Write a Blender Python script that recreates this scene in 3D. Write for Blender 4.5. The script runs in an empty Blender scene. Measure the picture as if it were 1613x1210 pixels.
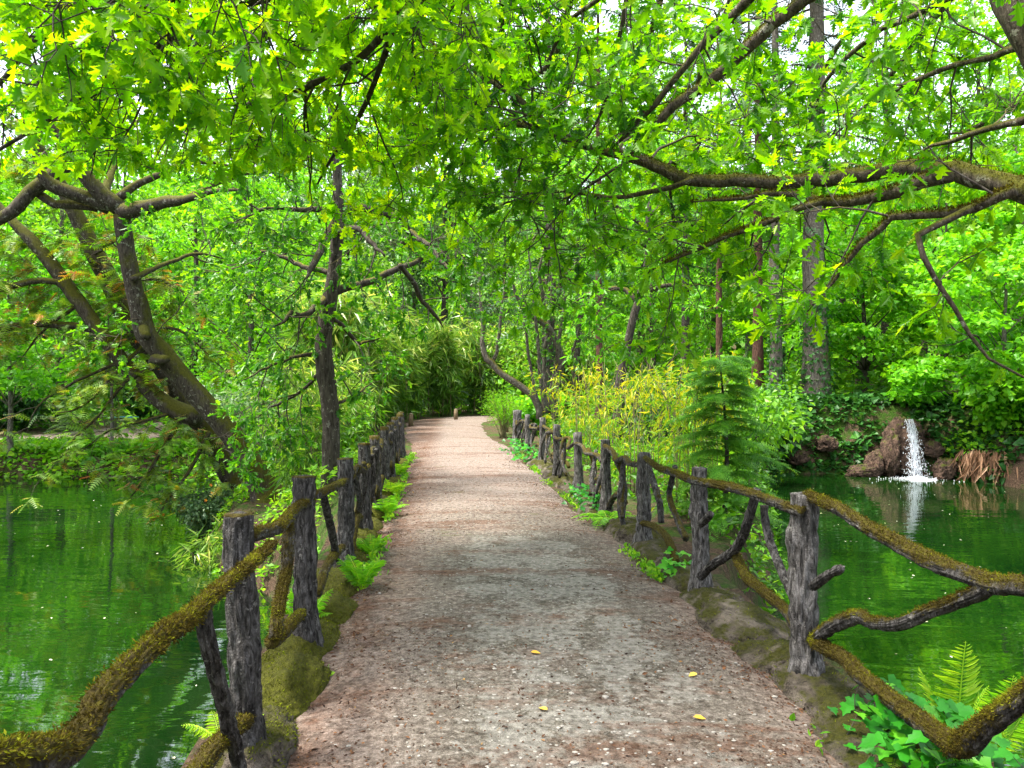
import bpy, math, random
import numpy as np
from mathutils import Matrix, Vector

# ------------------------------------------------------------------ camera, world, sun, exposure
sc = bpy.context.scene
COL = sc.collection
F, CX, CY, CAMZ = 1200.0, 806.5, 605.0, 1.52           # focal length and centre in photo pixels, eye height
cam_d = bpy.data.cameras.new('camera'); cam = bpy.data.objects.new('camera', cam_d); COL.objects.link(cam)
cam_d.sensor_fit = 'HORIZONTAL'; cam_d.sensor_width = 36.0; cam_d.lens = F / 1613.0 * 36.0
cam_d.clip_start = 0.05; cam_d.clip_end = 2000
cam.location = (0, 0, CAMZ); cam.rotation_euler = (math.radians(90), 0, 0)
sc.camera = cam

SUN_EL, SUN_AZ = 67.0, -100.0                            # azimuth from +Y towards +X
w = bpy.data.worlds.new('World'); sc.world = w; w.use_nodes = True
wn = w.node_tree; bg = wn.nodes['Background']
sky = wn.nodes.new('ShaderNodeTexSky'); sky.sky_type = 'NISHITA'; sky.sun_disc = False
sky.sun_elevation = math.radians(SUN_EL); sky.sun_rotation = math.radians(SUN_AZ)
sky.dust_density = 6.0; sky.air_density = 1.0; sky.ozone_density = 1.0
_mx = wn.nodes.new('ShaderNodeMixRGB'); _mx.inputs[0].default_value = .65; _mx.inputs[2].default_value = (1.75, 1.75, 1.72, 1)   # bright overcast veil
wn.links.new(sky.outputs[0], _mx.inputs[1]); wn.links.new(_mx.outputs[0], bg.inputs[0]); bg.inputs[1].default_value = 0.15
sd_ = bpy.data.lights.new('sun', 'SUN'); sun = bpy.data.objects.new('sun', sd_); COL.objects.link(sun)
sd_.energy = 1.5; sd_.angle = math.radians(10); sd_.color = (1.0, 0.95, 0.86)
_e, _a = math.radians(SUN_EL), math.radians(SUN_AZ)
_dir = Vector((math.sin(_a) * math.cos(_e), math.cos(_a) * math.cos(_e), math.sin(_e)))
sun.rotation_euler = _dir.to_track_quat('Z', 'Y').to_euler()
sun.location = _dir * 60
vs = sc.view_settings
vs.view_transform = 'Standard'; vs.look = 'None'; vs.gamma = 1.0; vs.exposure = 2.95; vs.use_curve_mapping = False
sc.cycles.max_bounces = 9; sc.cycles.diffuse_bounces = 6; sc.cycles.glossy_bounces = 2
sc.cycles.transmission_bounces = 4; sc.cycles.transparent_max_bounces = 12
sc.cycles.caustics_reflective = False; sc.cycles.caustics_refractive = False
sc.cycles.use_denoising = True; sc.cycles.denoising_prefilter = 'NONE'; sc.cycles.denoising_input_passes = 'RGB_ALBEDO_NORMAL'; sc.cycles.use_adaptive_sampling = False; sc.cycles.sample_clamp_indirect = 5.0

# ------------------------------------------------------------------ small maths helpers
def P(px, py, d):
    return np.array(((px - CX) / F * d, d, CAMZ - (py - CY) / F * d))
def G(px, py, z=0.0):
    d = (CAMZ - z) * F / (py - CY); return P(px, py, d)
def sm(x, a, b):
    t = np.clip((np.asarray(x, float) - a) / (b - a), 0, 1); return t * t * (3 - 2 * t)
def unit(v):
    v = np.asarray(v, float); return v / (np.linalg.norm(v, axis=-1, keepdims=True) + 1e-9)
def hash3(ix, iy, iz):
    with np.errstate(over='ignore'):
        n = (ix.astype(np.int64) * 374761393 + iy.astype(np.int64) * 668265263 + iz.astype(np.int64) * 1440662683) & 0xFFFFFFFF
        n = ((n ^ (n >> 13)) * 1274126177) & 0xFFFFFFFF
        n = n ^ (n >> 16)
    return (n & 0xFFFFFF) / float(0xFFFFFF)
def vnoise(p):
    p = np.asarray(p, float); i = np.floor(p).astype(np.int64); f = p - i; f = f * f * (3 - 2 * f)
    r = 0
    for dx in (0, 1):
        wx = f[..., 0] if dx else 1 - f[..., 0]
        for dy in (0, 1):
            wy = f[..., 1] if dy else 1 - f[..., 1]
            for dz in (0, 1):
                wz = f[..., 2] if dz else 1 - f[..., 2]
                r = r + wx * wy * wz * hash3(i[..., 0] + dx, i[..., 1] + dy, i[..., 2] + dz)
    return r
def fbm(p, o=4):
    p = np.asarray(p, float); a = .5; s = 0; t = 0
    for k in range(o):
        s = s + a * vnoise(p + 17.3 * k); t += a; p = p * 2.03; a *= .5
    return s / t
def n2(x, y, s, o=3, off=0.0):
    x = np.asarray(x, float); y = np.asarray(y, float)
    return fbm(np.stack((x * s + off, y * s - off, np.zeros_like(x) + off), -1), o)

# ------------------------------------------------------------------ mesh builder
class MB:
    def __init__(s): s.v = []; s.t = []; s.q = []; s.r = []; s.n = 0
    def add(s, v, t=None, q=None, r=0.5):
        v = np.asarray(v, np.float32).reshape(-1, 3); s.v.append(v)
        s.r.append(np.broadcast_to(np.asarray(r, np.float32), (len(v),)))
        if t is not None and len(t): s.t.append(np.asarray(t, np.int64).reshape(-1, 3) + s.n)
        if q is not None and len(q): s.q.append(np.asarray(q, np.int64).reshape(-1, 4) + s.n)
        s.n += len(v)
    def mesh(s, name, mat, smooth=True):
        me = bpy.data.meshes.new(name)
        if s.n == 0: return me
        v = np.concatenate(s.v); r = np.concatenate(s.r)
        t = np.concatenate(s.t) if s.t else np.zeros((0, 3), np.int64)
        q = np.concatenate(s.q) if s.q else np.zeros((0, 4), np.int64)
        me.vertices.add(len(v)); me.vertices.foreach_set('co', v.ravel())
        lo = np.concatenate((t.ravel(), q.ravel())).astype(np.int32)
        me.loops.add(len(lo)); me.loops.foreach_set('vertex_index', lo)
        st = np.concatenate((np.arange(len(t)) * 3, len(t) * 3 + np.arange(len(q)) * 4)).astype(np.int32)
        me.polygons.add(len(st)); me.polygons.foreach_set('loop_start', st)
        me.polygons.foreach_set('use_smooth', np.full(len(st), smooth))
        a = me.attributes.new('rnd', 'FLOAT', 'POINT'); a.data.foreach_set('value', r.astype(np.float32))
        me.materials.append(mat); me.update(calc_edges=True)
        return me
    def build(s, name, mat, parent=None, smooth=True, loc=None):
        me = s.mesh(name, mat, smooth); o = bpy.data.objects.new(name, me); COL.objects.link(o)
        if parent is not None: o.parent = parent
        return o

def tag(o, label=None, cat=None, group=None, kind=None):
    if label: o['label'] = label
    if cat: o['category'] = cat
    if group: o['group'] = group
    if kind: o['kind'] = kind
    return o
def thing(name, label, cat, group=None, loc=None):
    """An Empty that parents its parts; parts are modelled in world coordinates, so it stays at the origin
    unless a base point is given, and then build_local keeps the parts relative to it."""
    o = bpy.data.objects.new(name, None); COL.objects.link(o); o.empty_display_size = .1
    if loc is not None: o.location = [float(c) for c in loc]
    return tag(o, label, cat, group)
def put(mb, name, mat, root, smooth=True, kind=None):
    """mb in world coordinates -> child of root, stored relative to root's location"""
    if mb.n:
        off = np.array(root.location, np.float32)
        mb.v = [v - off for v in mb.v]
    o = mb.build(name, mat, root, smooth)
    if kind: o['kind'] = kind
    return o

def resample(pts, step):
    """Catmull-Rom through rows (x,y,z,r)"""
    p = np.asarray(pts, float)
    if len(p) < 2: return p
    e = np.vstack((2 * p[0] - p[1], p, 2 * p[-1] - p[-2])); out = []
    for i in range(1, len(e) - 2):
        a, b, c, d = e[i - 1], e[i], e[i + 1], e[i + 2]
        n = max(1, int(np.linalg.norm(c[:3] - b[:3]) / step))
        t = (np.arange(n) / n)[:, None]
        out.append(.5 * (2 * b + (c - a) * t + (2 * a - 5 * b + 4 * c - d) * t ** 2 + (3 * b - a - 3 * c + d) * t ** 3))
    out.append(p[-1:]); out = np.vstack(out)
    out[:, 3] = np.maximum(out[:, 3], .0008)
    return out
def tube(mb, row, sides=6, r=.5, bump=0.0, bscale=8.0, cap=True, fn=None):
    """row: N x 4 (x,y,z,radius)"""
    row = np.asarray(row, float); p, rad = row[:, :3], row[:, 3]; n = len(p)
    t = unit(np.gradient(p, axis=0))
    m = unit(p[-1] - p[0]); ref = np.array((0, 0, 1.)) if abs(m[2]) < .75 else np.array((0, 1., 0))
    if abs(m[2]) < .75 and False: pass
    s = unit(np.cross(t, ref)); u = np.cross(s, t)
    th = np.arange(sides) / sides * 2 * np.pi
    dirs = np.cos(th)[None, :, None] * s[:, None, :] + np.sin(th)[None, :, None] * u[:, None, :]
    R = np.repeat(rad[:, None], sides, 1)
    if fn is not None:
        lg = np.concatenate(([0], np.cumsum(np.linalg.norm(np.diff(p, axis=0), axis=1))))
        R = fn(R, th, lg)
    elif bump:
        q = p[:, None, :] + dirs * rad[:, None, None]
        R = R * (1 + bump * (fbm(q * bscale, 3) - .5) * 2)
    v = p[:, None, :] + dirs * R[..., None]
    i = np.arange(n - 1)[:, None] * sides; j = np.arange(sides)[None, :]; k = (np.arange(sides) + 1)[None, :] % sides
    q = np.stack((i + j, i + k, i + sides + k, i + sides + j), -1).reshape(-1, 4)
    v = v.reshape(-1, 3); rr = np.broadcast_to(r, (n * sides,)) if np.ndim(r) else np.full(n * sides, r)
    tri = None
    if cap:
        base = len(v); v = np.vstack((v, p[0] - t[0] * rad[0] * .15, p[-1] + t[-1] * rad[-1] * .15)); rr = np.append(rr, (rr[0], rr[-1]))
        jj = np.arange(sides); kk = (jj + 1) % sides
        tri = np.vstack((np.stack((kk, jj, np.full(sides, base)), -1),
                         np.stack(((n - 1) * sides + jj, (n - 1) * sides + kk, np.full(sides, base + 1)), -1)))
    mb.add(v, tri, q, rr)
    return v[:n * sides], dirs.reshape(-1, 3)

# ------------------------------------------------------------------ leaf templates: x across, y along, z off the face
def leaf_tpl(edge, fold=.25, curl=.18):
    """two folded halves, each one outline cut into triangles"""
    from mathutils.geometry import tessellate_polygon
    e = np.array(edge, float); n = len(e); v = [(0, e[0][1], 0.0), (0, e[-1][1], -curl * e[-1][1] ** 2)]; t = []
    for s in (1, -1):
        idx = [0]
        for (x, y) in e[1:-1]: idx.append(len(v)); v.append((s * x, y, -curl * y * y + fold * x))
        idx.append(1)
        for f in tessellate_polygon([[Vector((x, y, 0)) for x, y in e]]):
            f = [idx[k] for k in f]; p = [np.array(v[k]) for k in f]; up = np.cross(p[1] - p[0], p[2] - p[0])[2] > 0
            t.append(f if up else f[::-1])
    return np.array(v, float), np.array(t), None
OAK = leaf_tpl([(0, 0), (.05, .14), (.23, .20), (.09, .31), (.37, .46), (.11, .52), (.33, .72), (.10, .75), (.14, .90), (0, 1)])
OAKLO = leaf_tpl([(0, 0), (.22, .2), (.10, .32), (.36, .5), (.12, .6), (.2, .85), (0, 1)])
IVY = leaf_tpl([(0, 0), (.34, -.08), (.48, .22), (.28, .38), (.34, .58), (.14, .68), (0, 1)], .12, .15)
SIMPLE = leaf_tpl([(0, 0), (.3, .42), (0, 1)], .25, .15)
OVAL = leaf_tpl([(0, 0), (.24, .25), (.27, .6), (0, 1)], .2, .2)
BLADE = leaf_tpl([(0, 0), (.07, .3), (0, 1)], .3, .35)
PALM = leaf_tpl([(0, 0), (.48, .22), (.30, .62), (0, 1)], .12, .15)
def spray_tpl(n=6, w=.34, th=.05):
    v = []; t = []
    v += [(-.012, 0, 0), (.012, 0, 0), (0, 1, -.18)]; t.append((0, 1, 2))
    for i in range(n):
        y = .08 + .8 * i / n; l = w * (1 - .65 * i / n) 
        for s in (1, -1):
            b = len(v); z = -.18 * y * y
            v += [(0, y, z), (0, y + th, z), (s * l, y + l * .55, z - .05)]; t.append((b, b + 1, b + 2) if s > 0 else (b, b + 2, b + 1))
    return np.array(v, float), np.array(t), None
SPRAY = spray_tpl()
SPRAY4 = spray_tpl(4, .38, .085)
FERNY = spray_tpl(9, .3, .07)

def leaves(mb, pos, dirs, nrm, size, tpl, rng, r=None, aspect=1.0):
    """N leaves: template y -> dirs, z -> nrm"""
    N = len(pos)
    if N == 0: return
    v, t, q = tpl; V = len(v)
    y = unit(dirs); x = unit(np.cross(y, nrm)); z = np.cross(x, y)
    size = np.broadcast_to(np.asarray(size, float), (N,))[:, None, None]
    L = pos[:, None, :] + size * (v[None, :, 0:1] * aspect * x[:, None] + v[None, :, 1:2] * y[:, None] + v[None, :, 2:3] * z[:, None])
    if r is None: r = rng.random(N)
    off = (np.arange(N) * V)[:, None, None]
    mb.add(L.reshape(-1, 3), None if t is None else (t[None] + off).reshape(-1, 3), None if q is None else (q[None] + off).reshape(-1, 4),
           np.repeat(np.asarray(r, float), V))

# ------------------------------------------------------------------ materials
def nt(name):
    m = bpy.data.materials.new(name); m.use_nodes = True; t = m.node_tree; t.nodes.clear()
    o = t.nodes.new('ShaderNodeOutputMaterial'); return m, t, o
def nd(t, kind, **k):
    n = t.nodes.new('ShaderNode' + kind)
    for a, b in k.items():
        if a.startswith('i_'): n.inputs[int(a[2:]) if a[2:].isdigit() else a[2:].replace('_', ' ')].default_value = b
        else: setattr(n, a, b)
    return n
def ramp(t, src, stops):
    n = t.nodes.new('ShaderNodeValToRGB'); e = n.color_ramp.elements
    while len(e) < len(stops): e.new(.5)
    for k, (p, c) in enumerate(stops): e[k].position = p; e[k].color = (*c, 1) if len(c) == 3 else c
    t.links.new(src, n.inputs[0]); return n.outputs[0]
def noise(t, scale, detail=4, rough=.55, vec=None, dist=0.0):
    n = nd(t, 'TexNoise'); n.inputs['Scale'].default_value = scale; n.inputs['Detail'].default_value = detail
    n.inputs['Roughness'].default_value = rough; n.inputs['Distortion'].default_value = dist
    if vec is not None: t.links.new(vec, n.inputs['Vector'])
    return n.outputs[0]
def wpos(t, sc=(1, 1, 1)):
    g = nd(t, 'NewGeometry'); m = nd(t, 'Mapping'); m.inputs['Scale'].default_value = sc
    t.links.new(g.outputs['Position'], m.inputs['Vector']); return m.outputs[0]
def mix(t, fac, a, b, mode='MIX'):
    n = nd(t, 'MixRGB', blend_type=mode)
    for s, k in ((fac, 0), (a, 1), (b, 2)):
        if isinstance(s, (int, float)): n.inputs[k].default_value = s
        elif isinstance(s, tuple): n.inputs[k].default_value = (*s, 1)
        else: t.links.new(s, n.inputs[k])
    return n.outputs[0]
def math_(t, op, a, b=0.0, c=None):
    n = nd(t, 'Math', operation=op)
    for s, k in ((a, 0), (b, 1)) + (((c, 2),) if c is not None else ()):
        if isinstance(s, (int, float)): n.inputs[k].default_value = s
        else: t.links.new(s, n.inputs[k])
    return n.outputs[0]
def attr(t, n='rnd'):
    return nd(t, 'Attribute', attribute_name=n).outputs['Fac']
def pbsdf(t, o, col, rough=.8, spec=.3, bump=None, bs=.5, bd=.02):
    b = nd(t, 'BsdfPrincipled')
    if isinstance(col, tuple): b.inputs['Base Color'].default_value = (*col, 1)
    else: t.links.new(col, b.inputs['Base Color'])
    if isinstance(rough, (int, float)): b.inputs['Roughness'].default_value = rough
    else: t.links.new(rough, b.inputs['Roughness'])
    b.inputs['Specular IOR Level'].default_value = spec
    if bump is not None:
        n = nd(t, 'Bump'); n.inputs['Strength'].default_value = bs; n.inputs['Distance'].default_value = bd
        t.links.new(bump, n.inputs['Height']); t.links.new(n.outputs[0], b.inputs['Normal'])
    if o is not None: t.links.new(b.outputs[0], o.inputs[0])
    return b
def leaf_mat(name, stops, trans=.5, tint=(1.35, 1.25, .5), rough=.42, spec=.35):
    m, t, o = nt(name)
    c = ramp(t, attr(t), stops)
    b = pbsdf(t, None, c, rough, spec)
    tr = nd(t, 'BsdfTranslucent'); t.links.new(mix(t, 1.0, c, tint, 'MULTIPLY'), tr.inputs[0])
    ms = nd(t, 'MixShader'); ms.inputs[0].default_value = trans
    t.links.new(b.outputs[0], ms.inputs[1]); t.links.new(tr.outputs[0], ms.inputs[2]); t.links.new(ms.outputs[0], o.inputs[0])
    return m
M = {}
M['oak'] = leaf_mat('oak_leaf', [(0, (.022, .125, .004)), (.35, (.085, .285, .004)), (.8, (.20, .44, .005)), (1, (.34, .52, .008))], .60, (1.85, 1.55, .4))
M['oak2'] = leaf_mat('oak_leaf_young', [(0, (.06, .25, .004)), (.5, (.18, .43, .005)), (1, (.37, .56, .008))], .66, (1.85, 1.55, .4))
M['oakd'] = leaf_mat('oak_leaf_dark', [(0, (.016, .10, .008)), (.5, (.06, .24, .008)), (1, (.19, .42, .01))], .52, (1.7, 1.4, .5))
M['maple'] = leaf_mat('maple_leaf', [(0, (.05, .21, .008)), (.5, (.125, .40, .010)), (1, (.26, .53, .016))], .5, (1.5, 1.4, .6))
M['mid'] = leaf_mat('broad_leaf', [(0, (.022, .10, .008)), (.5, (.095, .29, .010)), (1, (.23, .46, .016))], .45)
M['dark'] = leaf_mat('evergreen_leaf', [(0, (.012, .06, .012)), (.6, (.03, .12, .018)), (1, (.06, .19, .02))], .3)
M['grey'] = leaf_mat('grey_green_leaf', [(0, (.05, .12, .05)), (.5, (.11, .21, .08)), (1, (.2, .3, .13))], .4, (1.3, 1.3, .7))
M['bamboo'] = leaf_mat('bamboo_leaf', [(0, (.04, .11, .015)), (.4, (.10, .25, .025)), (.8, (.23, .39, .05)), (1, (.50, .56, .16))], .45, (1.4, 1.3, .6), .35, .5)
M['ybamboo'] = leaf_mat('yellow_bamboo_leaf', [(0, (.05, .19, .010)), (.5, (.17, .34, .012)), (.75, (.38, .43, .012)), (1, (.58, .52, .02))], .5, (1.3, 1.2, .5))
M['needle'] = leaf_mat('cedar_frond', [(0, (.04, .16, .02)), (.5, (.10, .31, .03)), (1, (.22, .44, .05))], .5)
M['cypress'] = leaf_mat('cypress_frond', [(0, (.05, .14, .012)), (.5, (.13, .27, .014)), (.74, (.22, .28, .016)), (.88, (.38, .22, .03)), (1, (.42, .15, .04))], .4, (1.4, 1.2, .6))
M['conifer'] = leaf_mat('conifer_needle', [(0, (.018, .07, .025)), (.6, (.04, .13, .035)), (1, (.08, .20, .05))], .3)
M['fern'] = leaf_mat('fern_frond', [(0, (.08, .30, .012)), (.6, (.17, .45, .016)), (1, (.38, .58, .03))], .5)
M['ivy'] = leaf_mat('ivy_leaf', [(0, (.010, .10, .010)), (.6, (.032, .24, .014)), (.93, (.12, .42, .02)), (1, (.5, .45, .03))], .35, (1.6, 1.4, .5), .38, .3)
M['bankivy'] = leaf_mat('bank_ivy_leaf', [(0, (.015, .07, .014)), (.6, (.035, .14, .022)), (1, (.08, .24, .03))], .3)
M['herb'] = leaf_mat('herb_leaf', [(0, (.06, .22, .014)), (.5, (.15, .40, .016)), (1, (.32, .54, .03))], .5)
M['straw'] = leaf_mat('dry_straw', [(0, (.16, .09, .05)), (.6, (.34, .20, .12)), (1, (.48, .33, .22))], .2, (1, 1, 1))
M['flower'] = leaf_mat('orange_petal', [(0, (.75, .22, .01)), (1, (.85, .40, .01))], .3, (1, 1, 1))

def bark_mat(name, dark, light, moss_amt=.35, lichen=.2, scale=1.0, mosscol=(.13, .125, .012)):
    m, t, o = nt(name)
    v = wpos(t, (9 * scale, 9 * scale, 2.2 * scale)); n1 = noise(t, 3.0, 6, .65, v, .6)
    vv = wpos(t); n_m = noise(t, 2.3, 5, .65, vv); n_l = noise(t, 14, 5, .7, vv)
    c = ramp(t, n1, [(.34, dark), (.62, light)])
    c = mix(t, math_(t, 'MULTIPLY', math_(t, 'GREATER_THAN', n_l, .60), lichen), c, (.50, .50, .42))
    g = nd(t, 'NewGeometry'); sx = nd(t, 'SeparateXYZ'); t.links.new(g.outputs['Normal'], sx.inputs[0])
    up = math_(t, 'ADD', math_(t, 'MULTIPLY', sx.outputs[2], .30), math_(t, 'ADD', math_(t, 'ADD', math_(t, 'MULTIPLY', n_m, .7), math_(t, 'MULTIPLY', n_l, .3)), -.80 + moss_amt))
    mk = nd(t, 'MapRange'); mk.inputs[1].default_value = .0; mk.inputs[2].default_value = .16
    t.links.new(up, mk.inputs[0])
    mc = ramp(t, noise(t, 30, 4, .7, vv), [(.3, tuple(k * .45 for k in mosscol)), (.7, mosscol)])
    c = mix(t, mk.outputs[0], c, mc)
    h = math_(t, 'ADD', n1, math_(t, 'MULTIPLY', noise(t, 60, 3, .6, vv), .3))
    pbsdf(t, o, c, .9, .2, h, .9, .025)
    return m
M['bark'] = bark_mat('oak_bark', (.013, .010, .007), (.085, .072, .055), .34, .35, 1.3, (.085, .088, .008))
M['bark_mossy'] = bark_mat('mossy_oak_bark', (.018, .014, .010), (.115, .095, .070), .30, .45, 1.4, (.095, .098, .008))
M['bark_dark'] = bark_mat('dark_bark', (.016, .013, .010), (.075, .064, .052), .18, .2)
M['bark_red'] = bark_mat('redwood_bark', (.022, .011, .008), (.12, .060, .042), .08, .05)
M['bark_grey'] = bark_mat('grey_bark', (.03, .026, .021), (.15, .135, .11), .24, .3)
M['twig'] = bark_mat('twig_bark', (.03, .024, .02), (.10, .085, .07), .1, .1)
M['stem_pale'] = bark_mat('pale_stem', (.12, .10, .07), (.32, .28, .21), .15, .1)
M['culm'] = bark_mat('bamboo_culm', (.06, .05, .025), (.24, .22, .11), .0, .0)

def faux_mat(name='cast_bark', stops=[(.38, (.010, .009, .008)), (.5, (.050, .047, .044)), (.68, (.16, .153, .15))]):
    """concrete cast as bark: grey with dark cracks, 'rnd' carries the moss cover"""
    m, t, o = nt(name)
    vv = wpos(t); v = wpos(t, (26, 26, 6)); n1 = noise(t, 1.6, 6, .7, v, .8)
    nl = noise(t, 22, 6, .7, vv); nf = noise(t, 120, 3, .6, vv)
    c = ramp(t, n1, stops)
    c = mix(t, math_(t, 'MULTIPLY', math_(t, 'GREATER_THAN', nl, .61), .5), c, (.27, .26, .24))
    mk = nd(t, 'MapRange'); mk.inputs[1].default_value = .42; mk.inputs[2].default_value = .62
    t.links.new(math_(t, 'ADD', attr(t), math_(t, 'MULTIPLY', math_(t, 'SUBTRACT', noise(t, 17, 5, .7, vv), .5), .9)), mk.inputs[0])
    mc = ramp(t, noise(t, 45, 5, .7, vv), [(.28, (.018, .013, .003)), (.5, (.055, .042, .006)), (.72, (.10, .095, .008))])
    c = mix(t, mk.outputs[0], c, mc)
    h = math_(t, 'ADD', n1, math_(t, 'MULTIPLY', nf, .5))
    pbsdf(t, o, c, .92, .2, h, 1.0, .02)
    return m
M['faux'] = faux_mat()
M['faux_light'] = faux_mat('pale_cast_bark', [(.37, (.012, .011, .010)), (.48, (.068, .064, .060)), (.65, (.21, .202, .197))])
M['moss'] = leaf_mat('moss_tuft', [(0, (.022, .016, .003)), (.5, (.075, .058, .006)), (.85, (.13, .125, .008)), (1, (.20, .22, .010))], .2, (1.2, 1.1, .5), .9, .1)
M['mossg'] = leaf_mat('bright_moss_tuft', [(0, (.04, .045, .004)), (.5, (.11, .13, .006)), (1, (.22, .28, .010))], .2, (1.2, 1.1, .5), .9, .1)

def stone_mat(name, a, b, moss, mosscol=(.16, .17, .012)):
    m, t, o = nt(name); vv = wpos(t)
    n1 = noise(t, 6, 7, .68, vv, .4); n3 = noise(t, 40, 5, .7, vv)
    c = ramp(t, math_(t, 'ADD', math_(t, 'MULTIPLY', n1, .6), math_(t, 'MULTIPLY', n3, .4)), [(.40, a), (.60, b)])
    g = nd(t, 'NewGeometry'); sx = nd(t, 'SeparateXYZ'); t.links.new(g.outputs['Normal'], sx.inputs[0])
    up = math_(t, 'ADD', math_(t, 'MULTIPLY', sx.outputs[2], .22), math_(t, 'ADD', noise(t, 5, 6, .7, vv), -.78 + moss))
    mk = nd(t, 'MapRange'); mk.inputs[1].default_value = 0; mk.inputs[2].default_value = .12; t.links.new(up, mk.inputs[0])
    mc = ramp(t, noise(t, 35, 4, .7, vv), [(.3, tuple(k * .4 for k in mosscol)), (.7, mosscol)])
    c = mix(t, mk.outputs[0], c, mc)
    pbsdf(t, o, c, .93, .2, math_(t, 'ADD', n1, math_(t, 'MULTIPLY', n3, .8)), 1.0, .06)
    return m
M['kerb'] = stone_mat('kerb_stone', (.026, .020, .014), (.20, .17, .135), .17, (.07, .072, .008))
M['kerb_moss'] = stone_mat('mossy_kerb_stone', (.05, .042, .03), (.16, .14, .11), .44, (.10, .105, .008))
M['rock'] = stone_mat('bank_rock', (.020, .014, .011), (.15, .095, .068), .14, (.07, .09, .008))

def ground_mat():
    m, t, o = nt('forest_soil'); vv = wpos(t)
    n1 = noise(t, .55, 6, .65, vv); n3 = noise(t, 26, 6, .75, vv); n2_ = noise(t, 3.2, 5, .7, vv)
    c = ramp(t, n3, [(.32, (.028, .018, .012)), (.52, (.085, .055, .036)), (.7, (.18, .115, .078))])
    gk = ramp(t, math_(t, 'ADD', math_(t, 'MULTIPLY', n1, .55), math_(t, 'MULTIPLY', n2_, .45)), [(.47, (0, 0, 0)), (.56, (1, 1, 1))])
    gc = ramp(t, n3, [(.3, (.015, .04, .006)), (.7, (.06, .13, .012))])
    c = mix(t, gk, c, gc)
    pbsdf(t, o, c, .95, .15, math_(t, 'ADD', n3, math_(t, 'MULTIPLY', n2_, 2)), 1.0, .05)
    return m
M['soil'] = ground_mat()
def path_mat(near=True):
    m, t, o = nt('gravel_path' if near else 'sandy_path'); vv = wpos(t)
    nf = math_(t, 'ADD', math_(t, 'MULTIPLY', noise(t, 85, 5, .8, vv), .55), math_(t, 'MULTIPLY', noise(t, 34, 4, .75, vv), .45)); nb = noise(t, 1.1, 5, .62, vv); ns = noise(t, 9, 6, .7, vv)
    st = noise(t, 1.0, 6, .68, wpos(t, (.55, 2.6, 1)), .5)
    sand = ramp(t, nf, [(.34, (.058, .044, .035)), (.5, (.20, .163, .139)), (.66, (.36, .312, .276))])
    c = sand
    if near:
        grav = ramp(t, nf, [(.36, (.026, .023, .017)), (.5, (.105, .095, .076)), (.64, (.245, .23, .20))])
        g = nd(t, 'NewGeometry'); sx = nd(t, 'SeparateXYZ'); t.links.new(g.outputs['Position'], sx.inputs[0])
        yf = nd(t, 'MapRange'); yf.inputs[1].default_value = 9.5; yf.inputs[2].default_value = 7.0; t.links.new(sx.outputs[1], yf.inputs[0])
        xc = math_(t, 'ABSOLUTE', math_(t, 'ADD', sx.outputs[0], math_(t, 'MULTIPLY_ADD', sx.outputs[1], .08, -.62)))
        xf = nd(t, 'MapRange'); xf.inputs[1].default_value = 1.15; xf.inputs[2].default_value = .45; t.links.new(xc, xf.inputs[0])
        gm = math_(t, 'MULTIPLY', math_(t, 'MULTIPLY', yf.outputs[0], xf.outputs[0]), ramp(t, math_(t, 'ADD', nb, math_(t, 'MULTIPLY', ns, .3)), [(.40, (0, 0, 0)), (.60, (1, 1, 1))]))
        c = mix(t, gm, c, grav)
        # dried worn-through patches of old paving
        wp = ramp(t, math_(t, 'MULTIPLY', noise(t, 3.4, 6, .75, vv, .4), gm), [(.44, (0, 0, 0)), (.47, (1, 1, 1))])
        c = mix(t, math_(t, 'MULTIPLY', wp, .5), c, (.27, .262, .235))
    lit = ramp(t, nf, [(.3, (.04, .02, .013)), (.7, (.17, .085, .05))])
    lk = ramp(t, math_(t, 'ADD', math_(t, 'MULTIPLY', st, .7), math_(t, 'MULTIPLY', ns, .3)), [(.515, (0, 0, 0)), (.61, (.7, .7, .7))])
    c = mix(t, lk, c, lit)
    if near:
        ef = nd(t, 'MapRange'); ef.inputs[1].default_value = .80; ef.inputs[2].default_value = 1.2; t.links.new(xc, ef.inputs[0])
        c = mix(t, math_(t, 'MULTIPLY', ef.outputs[0], ramp(t, math_(t, 'ADD', math_(t, 'MULTIPLY', ns, .5), math_(t, 'MULTIPLY', nb, .5)), [(.40, (.15, .15, .15)), (.58, (.85, .85, .85))])), c, lit)
    md = ramp(t, noise(t, 21, 5, .7, vv), [(.36, (.50, .48, .46)), (.60, (1.15, 1.15, 1.15))]); c = mix(t, 1.0, c, md, 'MULTIPLY')
    gk = ramp(t, math_(t, 'ADD', math_(t, 'MULTIPLY', noise(t, .9, 4, .6, vv), .6), math_(t, 'MULTIPLY', ns, .4)), [(.60, (0, 0, 0)), (.68, (.55, .55, .55))])
    c = mix(t, gk, c, (.10, .115, .025))
    pbsdf(t, o, c, .95, .15, math_(t, 'ADD', nf, math_(t, 'MULTIPLY', ns, 1.2)), 1.0, .018)
    return m
M['path'] = path_mat(True); M['path2'] = path_mat(False)
def water_mat():
    m, t, o = nt('pond_water')
    n1 = noise(t, 1.0, 3, .5, wpos(t, (.6, 1.7, 1)), .5); n3 = noise(t, 1.0, 3, .55, wpos(t, (3, 9, 1)), .3)
    c = ramp(t, noise(t, .35, 3, .5, wpos(t)), [(.35, (.0016, .010, .0018)), (.65, (.0055, .024, .0024))])
    b = pbsdf(t, o, c, .02, .5, math_(t, 'ADD', n1, math_(t, 'MULTIPLY', n3, .07)), .13, .08)
    b.inputs['IOR'].default_value = 2.3
    return m
M['water'] = water_mat()
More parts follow.
